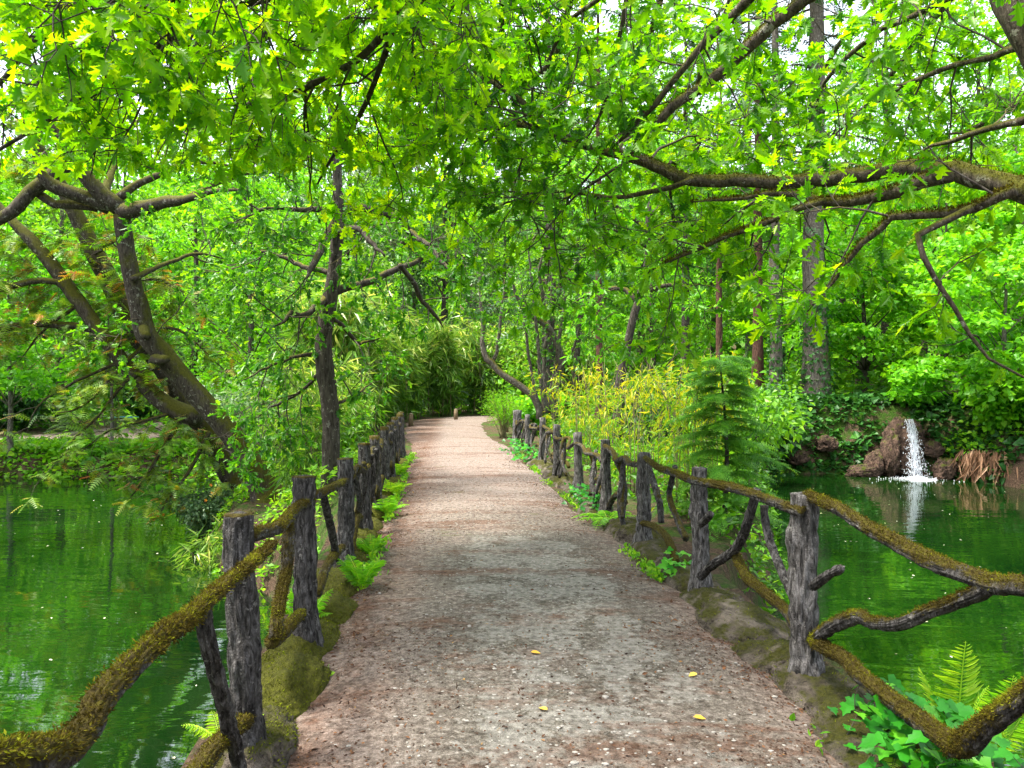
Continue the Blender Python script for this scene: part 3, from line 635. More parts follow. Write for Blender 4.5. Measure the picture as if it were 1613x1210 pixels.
# ------------------------------------------------------------------ tree builders
TUFT = spray_tpl(6, .36, .11)
def perp(d, rng):
    a = rng.normal(0, 1, 3); a -= d * (a @ d); return unit(a)
def grow_branch(rng, p, d, L, r0, r1, n, wander=.25, lift=0.0):
    pts = [np.append(p, r0)]; d = unit(d); st = L / n
    for i in range(n):
        d = unit(d + rng.normal(0, wander, 3) + np.array((0, 0, lift))); p = p + d * st
        pts.append(np.append(p, r0 + (r1 - r0) * (i + 1) / n))
    return np.array(pts)
class Crown:
    """collects wood tubes and leaf placements of one tree"""
    def __init__(s, seed): s.rng = np.random.default_rng(seed); s.big = []; s.small = []; s.lp = []; s.ld = []; s.ln = []; s.ls = []
    def leaf_at(s, pos, d, size, up=.9, spread=.8):
        n = len(pos); rng = s.rng
        s.lp.append(pos); s.ld.append(unit(d + rng.normal(0, spread, (n, 3)) + np.array((0, 0, -.25))))
        s.ln.append(unit(np.array((0, 0, up)) + rng.normal(0, .55, (n, 3)))); s.ls.append(size * rng.uniform(.6, 1.25, n))
    def twig(s, p, d, L, size, nl, r0=.004):
        rng = s.rng; b = grow_branch(rng, p, d, L, r0, .0015, 3, .3, .02); s.small.append(b)
        t = rng.uniform(.25, 1.0, nl); k = np.minimum((t * 3).astype(int), 2); f = (t * 3 - k)[:, None]
        pos = b[k, :3] * (1 - f) + b[k + 1, :3] * f
        s.leaf_at(pos, np.repeat(unit(b[-1, :3] - b[0, :3])[None], nl, 0), size)
    def branch(s, p, d, L, r0, size, dens=1.0, lvl=0, droop=-.02, nl=6):
        """a side branch with twigs and leaves"""
        rng = s.rng; n = max(4, int(L / .18)); b = grow_branch(rng, p, d, L, r0, max(.002, r0 * .3), n, .2, droop); s.small.append(b)
        tot = max(2, int(L / .17 * dens))
        for k in range(tot):
            t = rng.uniform(.2, 1.0) * n; i = min(int(t), n - 1); q = b[i, :3] + (b[i + 1, :3] - b[i, :3]) * (t - i)
            tg = unit(b[i + 1, :3] - b[i, :3]); dd = unit(tg * .7 + perp(tg, rng) * .8 + np.array((0, 0, .05)))
            if lvl > 0 and rng.random() < .45: s.branch(q, dd, L * rng.uniform(.35, .6), r0 * .5, size, dens, lvl - 1, droop, nl)
            else: s.twig(q, dd, rng.uniform(.15, .42) * (.6 + size * 4), size, rng.integers(nl - 2, nl + 3))
        s.twig(b[-1, :3], b[-1, :3] - b[-2, :3], .2, size, nl)
    def limb(s, pix, step=.12, jit=.012):
        """photo polyline (px, py, depth, radius px) as a limb"""
        rows = np.array([(*P(a, b, d), r * d / F) for a, b, d, r in pix]); rows[-1, 3] *= .35; rows = resample(rows, step)
        rows[1:-1, :3] += s.rng.normal(0, jit, (len(rows) - 2, 3)) * .5; s.big.append(rows); return rows
    def clothe(s, rows, every, L, r0, size, dens=1.0, lvl=1, t0=.0, up=.1, droop=-.02, nl=6, skip=None, fwd=.5):
        rng = s.rng; seg = np.linalg.norm(np.diff(rows[:, :3], axis=0), axis=1); c = np.concatenate(([0], np.cumsum(seg))); tot = c[-1]
        d = t0 * tot + rng.uniform(0, every)
        while d < tot:
            i = min(np.searchsorted(c, d) - 1, len(seg) - 1); i = max(i, 0); q = rows[i, :3]; tg = unit(rows[i + 1, :3] - rows[i, :3])
            dd = unit(tg * fwd + perp(tg, rng) + np.array((0, 0, up)))
            if skip is None or not skip(q + dd * L[0] * .7): s.branch(q, dd, rng.uniform(*L), min(r0, rows[i, 3] * .6), size, dens, lvl, droop, nl)
            d += every * rng.uniform(.5, 1.5)
    def finish(s, root, bark, leafmat, tpl, nparts=0, wood='branches', sides=(14, 4), bump=.16, shade=None, twigmat='twig', split=None, skip=None, trunk='trunk', fuzz=None):
        mb = MB()
        for k, b in enumerate(s.big):
            m1 = MB(); tube(m1, b, sides[0], .5, bump, 9.0)
            nm = trunk if k == 0 else 'limb'
            lo_ = put(m1, nm, M[bark], root)
            if fuzz and k < fuzz[0]:
                vv_, dv = np.concatenate([a for a in m1.v]), None; n0 = len(b) * sides[0]; vv_ = vv_[:n0] + np.array(root.location, np.float32)
                cen = np.repeat(b[:, :3], sides[0], 0); dv = unit(vv_ - cen); rg = np.random.default_rng(700 + k)
                wgt = np.clip(dv[:, 2] + .25 + 1.6 * (fbm(vv_ * 3, 3) - .5), 0, None) * np.repeat(b[:, 3], sides[0]); nn = int(fuzz[1] * min(1, b[:, 3].mean() / .05)); ii = rg.choice(n0, nn, p=wgt / wgt.sum())
                jj = np.minimum(ii + sides[0], n0 - 1); ff = rg.random((nn, 1)); pp = vv_[ii] * (1 - ff) + vv_[jj] * ff; tt_ = MB()
                leaves(tt_, pp + rg.normal(0, .006, (nn, 3)), unit(dv[ii] + rg.normal(0, .5, (nn, 3))), unit(rg.normal(0, 1, (nn, 3))), .014 * rg.uniform(.5, 1.6, nn), SIMPLE, rg, np.clip(rg.normal(.5, .22, nn), 0, 1), .6)
                tt_.v = [a - np.array(root.location, np.float32) for a in tt_.v]; mo = tt_.build('moss', M['moss'], lo_, False); mo['kind'] = 'stuff'
        for b in s.small:
            if skip is not None and skip(b[len(b) // 2:len(b) // 2 + 1, :3])[0]: continue
            tube(mb, b, sides[1], .5, cap=False)
        if mb.n: put(mb, 'twigs', M[twigmat], root, kind='stuff')
        pos = np.vstack(s.lp); d = np.vstack(s.ld); n_ = np.vstack(s.ln); sz = np.concatenate(s.ls); rng = s.rng
        if skip is not None:
            k = ~skip(pos); pos, d, n_, sz = pos[k], d[k], n_[k], sz[k]
        r = np.clip(rng.normal(.45, .22, len(pos)) + .28 * (fbm(pos * 1.3, 2) - .5) * 2, 0, 1)
        keep = np.ones(len(pos), bool)
        if nparts:
            px = CX + pos[:, 0] / np.maximum(pos[:, 1], .1) * F; py = CY - (pos[:, 2] - CAMZ) / np.maximum(pos[:, 1], .1) * F
            vis = (pos[:, 1] > .5) & (px > 5) & (px < 1608) & (py > 5) & (py < 1200)
            score = np.where(vis, sz / np.maximum(pos[:, 1], .3), 0); idx = np.argsort(-score)[:nparts]; idx = idx[score[idx] > 0]; keep[idx] = False
            var = []
            for kk in range(6):
                m2 = MB(); m2.add(*tpl, r=(kk + .5) / 6); var.append(m2.mesh('leaf', M[leafmat]))
            off = np.array(root.location)
            for i in idx:
                o = bpy.data.objects.new('leaf', var[min(5, int(r[i] * 6))]); COL.objects.link(o); o.parent = root
                y = unit(d[i]); x = unit(np.cross(y, n_[i])); z = np.cross(x, y); g = sz[i]; p = pos[i] - off
                o.matrix_local = Matrix(((x[0] * g, y[0] * g, z[0] * g, p[0]), (x[1] * g, y[1] * g, z[1] * g, p[1]), (x[2] * g, y[2] * g, z[2] * g, p[2]), (0, 0, 0, 1)))
        mb = MB(); leaves(mb, pos[keep], d[keep], n_[keep], sz[keep], tpl, rng, r[keep])
        put(mb, 'crown', M[leafmat], root, False, 'stuff')
        return len(pos)

def clump_tree(name, label, cat, base, h, crown_r, seed, bark, leafmat, tpl=SIMPLE, nclump=26, per=330, size=.16, r0=.16, c0=.3, lean=(0, 0), group=None, flat=.55, shape='round', bare=None):
    """a background broadleaf: tapered trunk, limbs to every leaf clump, clumps of leaf-sized faces"""
    rng = np.random.default_rng(seed); base = np.array(base, float); root = thing(name, label, cat, group, base)
    n = 9; zs = np.linspace(0, h * .9, n); wob = np.cumsum(rng.normal(0, .03 * h / 8, (n, 2)), 0)
    tr = np.column_stack((base[0] + lean[0] * zs / h + wob[:, 0], base[1] + lean[1] * zs / h + wob[:, 1], base[2] - .15 + zs, r0 * (1 - .8 * zs / (h * .95)) + .25 * r0 * np.exp(-zs * 3)))
    m1 = MB(); tube(m1, resample(tr, .35), 10, .5, .12, 5.0); put(m1, 'trunk', M[bark], root)
    mw = MB(); ml = MB()
    for k in range(nclump):
        f = c0 + (1 - c0) * ((k + rng.random()) / nclump); z = f * h
        ff = (f - c0) / (1 - c0)
        rad = crown_r * (math.sqrt(max(0.04, 1 - (2 * ff - .8) ** 2 / 1.7)) if shape == 'round' else (1 - .85 * ff))
        a = k * 2.4 + rng.uniform(-.5, .5); rr = rad * math.sqrt(rng.uniform(.12, 1))
        ax = np.interp(min(z, h * .88), zs, tr[:, 0]); ay = np.interp(min(z, h * .88), zs, tr[:, 1])
        c = np.array((ax + rr * math.cos(a), ay + rr * math.sin(a), base[2] + z))
        zb = max(h * c0 * .75, z - rr * .6 - .3); b0 = np.array((np.interp(zb, zs, tr[:, 0]), np.interp(zb, zs, tr[:, 1]), base[2] + zb))
        mid = (b0 + c) / 2 + np.array((0, 0, .12 * rr)) + rng.normal(0, .1, 3); rb = max(.012, r0 * .28 * (1 - .6 * ff))
        tube(mw, resample([(*b0, rb), (*mid, rb * .6), (*c, rb * .2)], .4), 5, .5)
        cr = crown_r * rng.uniform(.26, .46); m = int(per * rng.uniform(.6, 1.3))
        for _ in range(3):
            e = c + unit(rng.normal(0, 1, 3) * (1, 1, .5)) * cr * .8
            tube(mw, np.array([(*c, rb * .25), (*((c + e) / 2 + rng.normal(0, .04, 3)), rb * .18), (*e, .004)]), 3, .5, cap=False)
        q = unit(rng.normal(0, 1, (m, 3))) * (rng.random((m, 1)) ** .45) * cr; q[:, 2] *= flat
        q += (fbm(q * 2 + k * 9, 2) - .5)[:, None] * cr * .5
        pos = c + q; dd = unit(q * (1, 1, .3) + rng.normal(0, .5 * cr, (m, 3)) + np.array((0, 0, -.25 * cr)))
        nn = unit(np.array((0, 0, 1.)) + rng.normal(0, .5, (m, 3)))
        tone = rng.normal(0, .16)
        leaves(ml, pos, dd, nn, size * rng.uniform(.6, 1.3, m), tpl, rng, np.clip(rng.normal(.48 + tone, .2, m), 0, 1))
    put(mw, 'limbs', M[bark], root, kind='stuff'); put(ml, 'crown', M[leafmat], root, False, 'stuff')
    return root

def conifer(name, label, base, h, seed, bark, leafmat, r0=.3, c0=.3, reach=2.6, nb=70, per=26, spray=.5, group=None, droop=.35, lean=(0, 0), ivy=0, top=1.0):
    rng = np.random.default_rng(seed); base = np.array(base, float); root = thing(name, label, 'tree', group, base)
    zs = np.linspace(0, h, 12); rad = r0 * (1 - .88 * zs / h) + .35 * r0 * np.exp(-zs * 1.6)
    tr = np.column_stack((base[0] + lean[0] * zs / h, base[1] + lean[1] * zs / h, base[2] - .2 + zs, rad)); tr[1:, :2] += rng.normal(0, .03, (11, 2))
    m1 = MB(); v, dirs = tube(m1, resample(tr, .3), 14, .5, .14, 4.0); put(m1, 'trunk', M[bark], root)
    mw = MB(); ml = MB()
    for k in range(nb):
        f = c0 + (top - c0) * (k + rng.random()) / nb; z = f * h; a = k * 2.4 + rng.normal(0, .4)
        L = reach * (1 - .75 * (f - c0) / (1 - c0 + .01)) * rng.uniform(.6, 1.15)
        o = np.array((np.interp(z, zs, tr[:, 0]), np.interp(z, zs, tr[:, 1]), base[2] + z)); hd = np.array((math.cos(a), math.sin(a), 0))
        t = np.linspace(0, 1, 5)[:, None]; br = o + hd * L * t + np.array((0, 0, 1.)) * (L * (.12 * t - droop * t * t))
        tube(mw, np.column_stack((br, np.linspace(.03, .006, 5) * (r0 / .3 + .3))), 4, .5, cap=False)
        m = int(per * rng.uniform(.7, 1.3)); tt = rng.uniform(.18, 1, m); i = np.minimum((tt * 4).astype(int), 3); fr_ = (tt * 4 - i)[:, None]
        pos = br[i] * (1 - fr_) + br[i + 1] * fr_; side = np.array((-hd[1], hd[0], 0)) * rng.choice((-1, 1), m)[:, None]
        dd = unit(hd * .7 + side * rng.uniform(.2, 1.1, (m, 1)) + np.array((0, 0, -.35)) + rng.normal(0, .2, (m, 3)))
        leaves(ml, pos, dd, unit(np.array((0, 0, 1.)) + rng.normal(0, .35, (m, 3))), spray * rng.uniform(.5, 1.25, m), SPRAY4, rng, np.clip(rng.normal(.45, .22, m), 0, 1))
    put(mw, 'limbs', M[bark], root, kind='stuff'); put(ml, 'crown', M[leafmat], root, False, 'stuff')
    if ivy:
        m = ivy; k = v[:, 2] < base[2] + 3.6; vv, dv = v[k], dirs[k]; idx = rng.integers(0, len(vv), m); mi = MB()
        leaves(mi, vv[idx] + dv[idx] * .03 + rng.normal(0, .06, (m, 3)), unit(rng.normal(0, .6, (m, 3)) + np.array((0, 0, -.8))), unit(dv[idx] + rng.normal(0, .4, (m, 3))), .11 * rng.uniform(.6, 1.3, m), IVY, rng)
        put(mi, 'ivy', M['bankivy'], root, False, 'stuff')
    return root

def shrub(name, label, cat, c, rx, ry, h, n, size, leafmat, seed, tpl=SIMPLE, stems=9, stemmat='twig', group=None, lift=.15, flowers=0, tone=.45, arch=0.0, droop=.2):
    """stems fan out from one foot and carry leaf clumps"""
    rng = np.random.default_rng(seed); c = np.array(c, float); root = thing(name, label, cat, group, c); mw = MB(); ml = MB()
    per = max(8, n // (stems * 3))
    for k in range(stems):
        a = k * 2.4 + rng.uniform(-.4, .4); rr = math.sqrt(rng.uniform(.05, 1)); hh = h * rng.uniform(.65, 1) * (1 - .3 * rr * rr)
        e = c + np.array((rx * rr * math.cos(a), ry * rr * math.sin(a), hh)); mid = c + (e - c) * np.array((.35, .35, .55)) + rng.normal(0, .04 * h, 3)
        row = resample([(*(c + rng.normal(0, .05, 3) * (1, 1, 0)), .012 * h + .004), (*mid, .008 * h + .003), (*e, .003)], .15); tube(mw, row, 5, .5)
        for _ in range(3):
            t = rng.uniform(lift, 1.0); q = row[min(len(row) - 1, int(t * len(row))), :3]; cr = .34 * (rx + ry) / 2 + .08 * h
            o = unit(rng.normal(0, 1, (per, 3))) * (rng.random((per, 1)) ** .5) * cr * np.array((1, 1, .75)); tn = rng.normal(0, .13)
            leaves(ml, q + o, unit(o + rng.normal(0, .5 * cr, (per, 3)) + np.array((0, 0, -droop * cr * 2))), unit(np.array((0, 0, 1.)) + rng.normal(0, .6, (per, 3))), size * rng.uniform(.6, 1.35, per), tpl, rng, np.clip(rng.normal(tone + tn, .2, per), 0, 1))
    put(mw, 'stems', M[stemmat], root, kind='stuff'); f = put(ml, 'foliage', M[leafmat], root, False, 'stuff')
    for k in range(flowers):
        p = c + np.array((rng.uniform(-rx, rx), -ry * rng.uniform(.2, 1), rng.uniform(.25, .95) * h)); mf = MB()
        aa = np.arange(5) * 2 * np.pi / 5; d5 = np.column_stack((np.cos(aa), np.full(5, -.35), np.sin(aa)))
        leaves(mf, np.repeat(p[None], 5, 0), d5, np.repeat(np.array([(0, -1., .1)]), 5, 0), .034, OVAL, rng); put(mf, 'flower', M['flower'], root, False)
    return root

def bamboo(name, label, cells, h, nculm, per, size, leafmat, seed, culm_r=.012, parts=60, lean=.12, group=None, z=None, aspect=1.0, base_from=.12, inward=(0, 0)):
    """cells: list of (x, y, spread) feet; arching culms with bunches of long blades"""
    rng = np.random.default_rng(seed); cx, cy = np.mean([c[0] for c in cells]), np.mean([c[1] for c in cells]); root = thing(name, label, 'bamboo', group, (cx, cy, float(H(cx, cy)) if z is None else z)); ml = MB(); rest = MB(); made = []
    for k in range(nculm):
        x, y, s_ = cells[k % len(cells)]; x += rng.normal(0, s_); y += rng.normal(0, s_); zz = float(H(x, y)) if z is None else z
        a = rng.uniform(0, 2 * np.pi); hh = h * rng.uniform(.65, 1.1); ln = lean * hh * rng.uniform(.3, 1.6)
        e = np.array((x + ln * math.cos(a) + inward[0], y + ln * math.sin(a) + inward[1], zz + hh))
        row = resample([(x, y, zz - .1, culm_r), (x + (e[0] - x) * .12, y + (e[1] - y) * .12, zz + hh * .5, culm_r * .85), (*((np.array((x, y, zz)) * .35 + e * .65) * (1, 1, 0) + np.array((0, 0, zz + hh * .85))), culm_r * .6), (*e, culm_r * .2)], .3)
        made.append((y, row))
        nb = max(3, int(hh * 5)); 
        for j in range(nb):
            t = rng.uniform(base_from, 1.0) ** .75; i = min(int(t * (len(row) - 1)), len(row) - 1); q = row[i, :3]
            m = per; hd = unit(rng.normal(0, 1, 3) * (1, 1, .35)); o = q + hd * rng.uniform(.05, .30) * (h / 3 + .4)
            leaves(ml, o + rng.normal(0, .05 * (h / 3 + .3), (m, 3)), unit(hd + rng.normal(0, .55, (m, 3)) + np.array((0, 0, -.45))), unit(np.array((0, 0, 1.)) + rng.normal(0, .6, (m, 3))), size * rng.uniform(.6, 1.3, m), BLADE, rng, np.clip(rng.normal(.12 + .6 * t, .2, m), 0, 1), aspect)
    made.sort(key=lambda t: t[0])
    for k, (_, row) in enumerate(made):
        if k < parts: m1 = MB(); tube(m1, row, 6, .5); put(m1, 'culm', M['culm'], root)
        else: tube(rest, row, 5, .5)
    if rest.n: put(rest, 'culms', M['culm'], root, kind='stuff')
    put(ml, 'foliage', M[leafmat], root, False, 'stuff')
    return root

def frond_rows(p, d, L, rng, arch=.5):
    n = 9; t = np.linspace(0, 1, n)[:, None]; hd = unit(np.array((d[0], d[1], 0)) + 1e-6); 
    return p + unit(d) * L * t + (hd * .25 - np.array((0, 0, 1.))) * arch * L * t * t
def fern(name, label, p, nf, L, seed, pairs=18, mat='fern', arch=.45, dirs=None, wfac=.24, group=None, tone=.5, upness=1.0):
    rng = np.random.default_rng(seed); p = np.array(p, float); root = thing(name, label, 'fern', group, p)
    for k in range(nf):
        if dirs is not None: d = np.array(dirs[k], float); l = L * (d @ d) ** .5; d = unit(d)
        else:
            a = k * 2 * np.pi / nf + rng.uniform(-.4, .4); d = unit(np.array((math.cos(a), math.sin(a), upness * rng.uniform(.7, 1.5)))); l = L * rng.uniform(.7, 1.1)
        row = frond_rows(p, d, l, rng, arch * rng.uniform(.6, 1.2)); mb = MB()
        tube(mb, np.column_stack((row, np.linspace(.004, .001, 9) * (l / .35))), 4, .9, cap=False)
        tt = np.linspace(.1, .98, pairs); i = np.minimum((tt * 8).astype(int), 7); f = (tt * 8 - i)[:, None]; pos = row[i] * (1 - f) + row[i + 1] * f
        tg = unit(row[i + 1] - row[i]); side0 = np.cross(tg, np.array((0, 0, 1.))) if abs(d[2]) < .95 else np.repeat(np.array([(1., .1, 0)]), pairs, 0)
        side0 = unit(side0); wl = wfac * l * np.sin(np.pi * np.clip(tt * .88 + .12, 0, 1)) ** .75
        nn = unit(np.cross(side0, tg))
        for s in (1, -1):
            leaves(mb, pos, unit(side0 * s + tg * .35 + rng.normal(0, .08, (pairs, 3))), nn + rng.normal(0, .15, (pairs, 3)), wl * rng.uniform(.85, 1.1, pairs), OVAL, rng, np.clip(rng.normal(tone, .15, pairs), 0, 1), .42 * 18 / pairs * .8)
        put(mb, 'frond', M[mat], root, False)
    return root

def scatter(name, label, cat, n, area, cond, size, leafmat, seed, tpl=SIMPLE, zoff=(.02, .2), aspect=1.0, upr=.6, kind='stuff', droop=-.1, build=True, pre=None):
    """loose leaves over the ground inside area, where cond(x, y) holds"""
    rng = np.random.default_rng(seed); x = rng.uniform(area[0], area[1], n * 4); y = rng.uniform(area[2], area[3], n * 4); k = cond(x, y); x, y = x[k][:n], y[k][:n]; m = len(x)
    z = H(x, y) + rng.uniform(zoff[0], zoff[1], m) * (.4 + 1.2 * n2(x, y, .8, 2, seed))
    mb = pre or MB(); dd = unit(rng.normal(0, 1, (m, 3)) * (1, 1, .5) + np.array((0, 0, droop + upr * .3)))
    leaves(mb, np.column_stack((x, y, z)), dd, unit(np.array((0, 0, 1.)) + rng.normal(0, upr, (m, 3))), size * rng.uniform(.5, 1.3, m), tpl, rng, np.clip(rng.normal(.45, .2, m) + (n2(x, y, 1.1, 2, seed + 3) - .5) * .9, 0, 1), aspect)
    if not build: return mb
    return tag(mb.build(name, M[leafmat], None, False), label, cat, kind=kind)
# ------------------------------------------------------------------ the big oaks overhead
def hz(x, y): return float(H(x, y))
SKY = lambda q: False
def gap(q):
    """open sky between the crowns, upper right"""
    px = CX + q[..., 0] / np.maximum(q[..., 1], .1) * F; py = CY - (q[..., 2] - CAMZ) / np.maximum(q[..., 1], .1) * F
    return False
def P_(l): return l
# right oak: trunk off to the right, one great limb across the path
base = np.array((4.5, 3.3, hz(4.5, 3.3)))
oa = thing('oak_tree', 'big oak at the right with a thick mossy limb stretched across the path', 'tree', loc=base)
c = Crown(5)
def D(pix, d0, d1): 
    n = len(pix); return [(x, y, d0 + (d1 - d0) * i / (n - 1), r) for i, (x, y, r) in enumerate(pix)]
tr = [(*base - np.array((0, 0, .2)), .30), (4.35, 3.5, .6, .24), (4.0, 3.8, 1.4, .2), (*P(1790, 420, 4.1), .15), (*P(1712, 235, 4.2), .125), (*P(1652, 105, 4.25), .11), (*P(1598, 0, 4.3), .10), (*P(1520, -150, 4.5), .085), (*P(1450, -330, 4.8), .06)]
c.big.append(resample(tr, .12))
ml_ = c.limb(D([(1735, 385, 23.40), (1680, 330, 21.06), (1613, 299, 18.72), (1557, 284, 17.16), (1507, 270, 15.60), (1457, 267, 14.82), (1382, 270, 13.26), (1307, 282, 11.70), (1232, 287, 10.53), (1157, 285, 10.14), (1087, 282, 9.36), (1057, 272, 9.36), (1022, 257, 8.58), (987, 245, 7.80), (952, 239, 6.24), (907, 227, 5.46), (872, 212, 5.07), (837, 202, 4.68), (807, 197, 4.29), (750, 190, 3.51), (710, 200, 3.12), (670, 210, 2.34), (625, 216, 1.56)], 4.15, 7.6), .08)
fk = c.limb(D([(1560, -260, 17.16), (1440, -150, 14.04), (1350, -70, 12.48), (1267, 0, 10.92), (1217, 37, 10.14), (1182, 72, 9.36), (1147, 105, 8.97), (1107, 137, 8.58), (1062, 167, 7.80), (1032, 203, 7.41), (1007, 232, 7.02), (985, 246, 6.24)], 4.5, 5.6), .08)
L_ = [D([(1500, 275, 12), (1452, 288, 11), (1422, 300, 10.5), (1382, 310, 9.5), (1337, 317, 8), (1297, 317, 7), (1257, 307, 5), (1207, 307, 4), (1150, 315, 3), (1090, 318, 2)], 4.5, 5.4),
      D([(1300, 316, 6), (1257, 326, 5.5), (1227, 342, 5), (1187, 360, 4.5), (1147, 375, 4), (1107, 390, 3.2), (1067, 405, 2.6), (1020, 430, 1.8)], 4.9, 5.8),
      D([(1600, 300, 9), (1572, 311, 8.5), (1537, 325, 8), (1502, 335, 7), (1457, 340, 6.5), (1402, 342, 6), (1387, 360, 5.5), (1357, 385, 5), (1330, 417, 3.5), (1312, 446, 2.4), (1285, 470, 1.5), (1270, 500, 1)], 4.2, 5.0),
      D([(1530, 328, 6), (1482, 350, 5.5), (1447, 370, 5), (1452, 400, 4.6), (1473, 442, 4), (1503, 486, 3.6), (1530, 525, 3), (1556, 565, 2.4), (1609, 593, 1.8), (1640, 600, 1.5)], 4.3, 4.3),
      D([(1240, -60, 9), (1179, 0, 8), (1152, 25, 7), (1107, 70, 6), (1057, 135, 5), (1007, 190, 5), (962, 235, 4.5)], 5.0, 5.8),
      D([(1000, -60, 5), (987, 0, 4), (972, 75, 3.6), (957, 150, 3.2), (927, 215, 3)], 5.4, 6.2),
      D([(990, -60, 5), (942, 0, 4), (897, 30, 3.4), (872, 75, 3), (850, 150, 2)], 5.2, 6.0),
      D([(872, 205, 4.5), (837, 175, 4.5), (807, 150, 4.5), (760, 120, 4), (710, 85, 3.6), (670, 65, 3), (630, 50, 2)], 6.0, 7.2),
      D([(1613, 190, 7), (1560, 200, 5), (1500, 220, 4), (1440, 245, 3)], 4.4, 5.4),
      D([(1640, 60, 7), (1560, 90, 5), (1480, 110, 4), (1400, 150, 3), (1330, 200, 2)], 4.8, 6.4),
      D([(1560, -30, 7), (1450, 20, 5), (1370, 60, 4), (1300, 130, 3), (1280, 200, 2)], 5.0, 6.6),
      D([(1560, -80, 6), (1470, 30, 5), (1410, 110, 4), (1350, 180, 3), (1300, 225, 2)], 5.6, 7.6),
      D([(1180, -80, 6), (1140, 20, 5), (1110, 90, 4), (1090, 160, 3), (1060, 210, 2)], 6.2, 8.0),
      D([(1480, -90, 6), (1390, 0, 5), (1330, 60, 4), (1290, 120, 3), (1270, 170, 2)], 6.2, 8.2),
      D([(1080, -80, 6), (1040, 0, 5), (1020, 70, 4), (1000, 130, 3), (940, 170, 2)], 6.4, 8.4),
      D([(930, -90, 6), (900, 0, 5), (880, 80, 4), (830, 130, 3), (780, 150, 2)], 6.4, 8.4),
      D([(1640, 150, 6), (1590, 170, 5), (1540, 200, 4), (1480, 215, 3)], 5.6, 7.0),
      D([(1090, 283, 5), (1040, 300, 4), (960, 310, 3.4), (890, 300, 3), (830, 310, 2.4), (770, 330, 2)], 5.3, 7.0)]
rows = [c.limb(l) for l in L_]
def hide(q):      # keep leaves off the thick near end of the limb and out of the camera's face
    return q[1] < 3.3
c.clothe(ml_, .27, (.5, 1.3), .016, .112, 1.15, 1, .28, .25, -.02, 7, hide)
c.clothe(ml_, .30, (.6, 1.5), .016, .112, 1.2, 1, .55, .1, -.03, 7, hide)
c.clothe(fk, .34, (.5, 1.2), .012, .112, 1.15, 1, .1, .2, -.02, 7, hide)
for k, r in enumerate(rows): c.clothe(r, .22 if k not in (2, 3) else .5, (.35, 1.0 if k != 3 else .45), .010, .11, 1.25, 1, .1 if k != 3 else .4, .0, -.03, 7, hide)
ml2 = ml_[:int(len(ml_) * .62):3, :3]
def bare(p):     # the thick limb itself carries no leaves on the side towards the path
    d = np.linalg.norm(p[:, None] - ml2[None], axis=2); k = d.argmin(1); return (d.min(1) < .42) & (p[:, 1] < ml2[k, 1] + .06)
c.finish(oa, 'bark_mossy', 'oak', OAK, 300, sides=(22, 3), fuzz=(6, 6500), skip=bare)

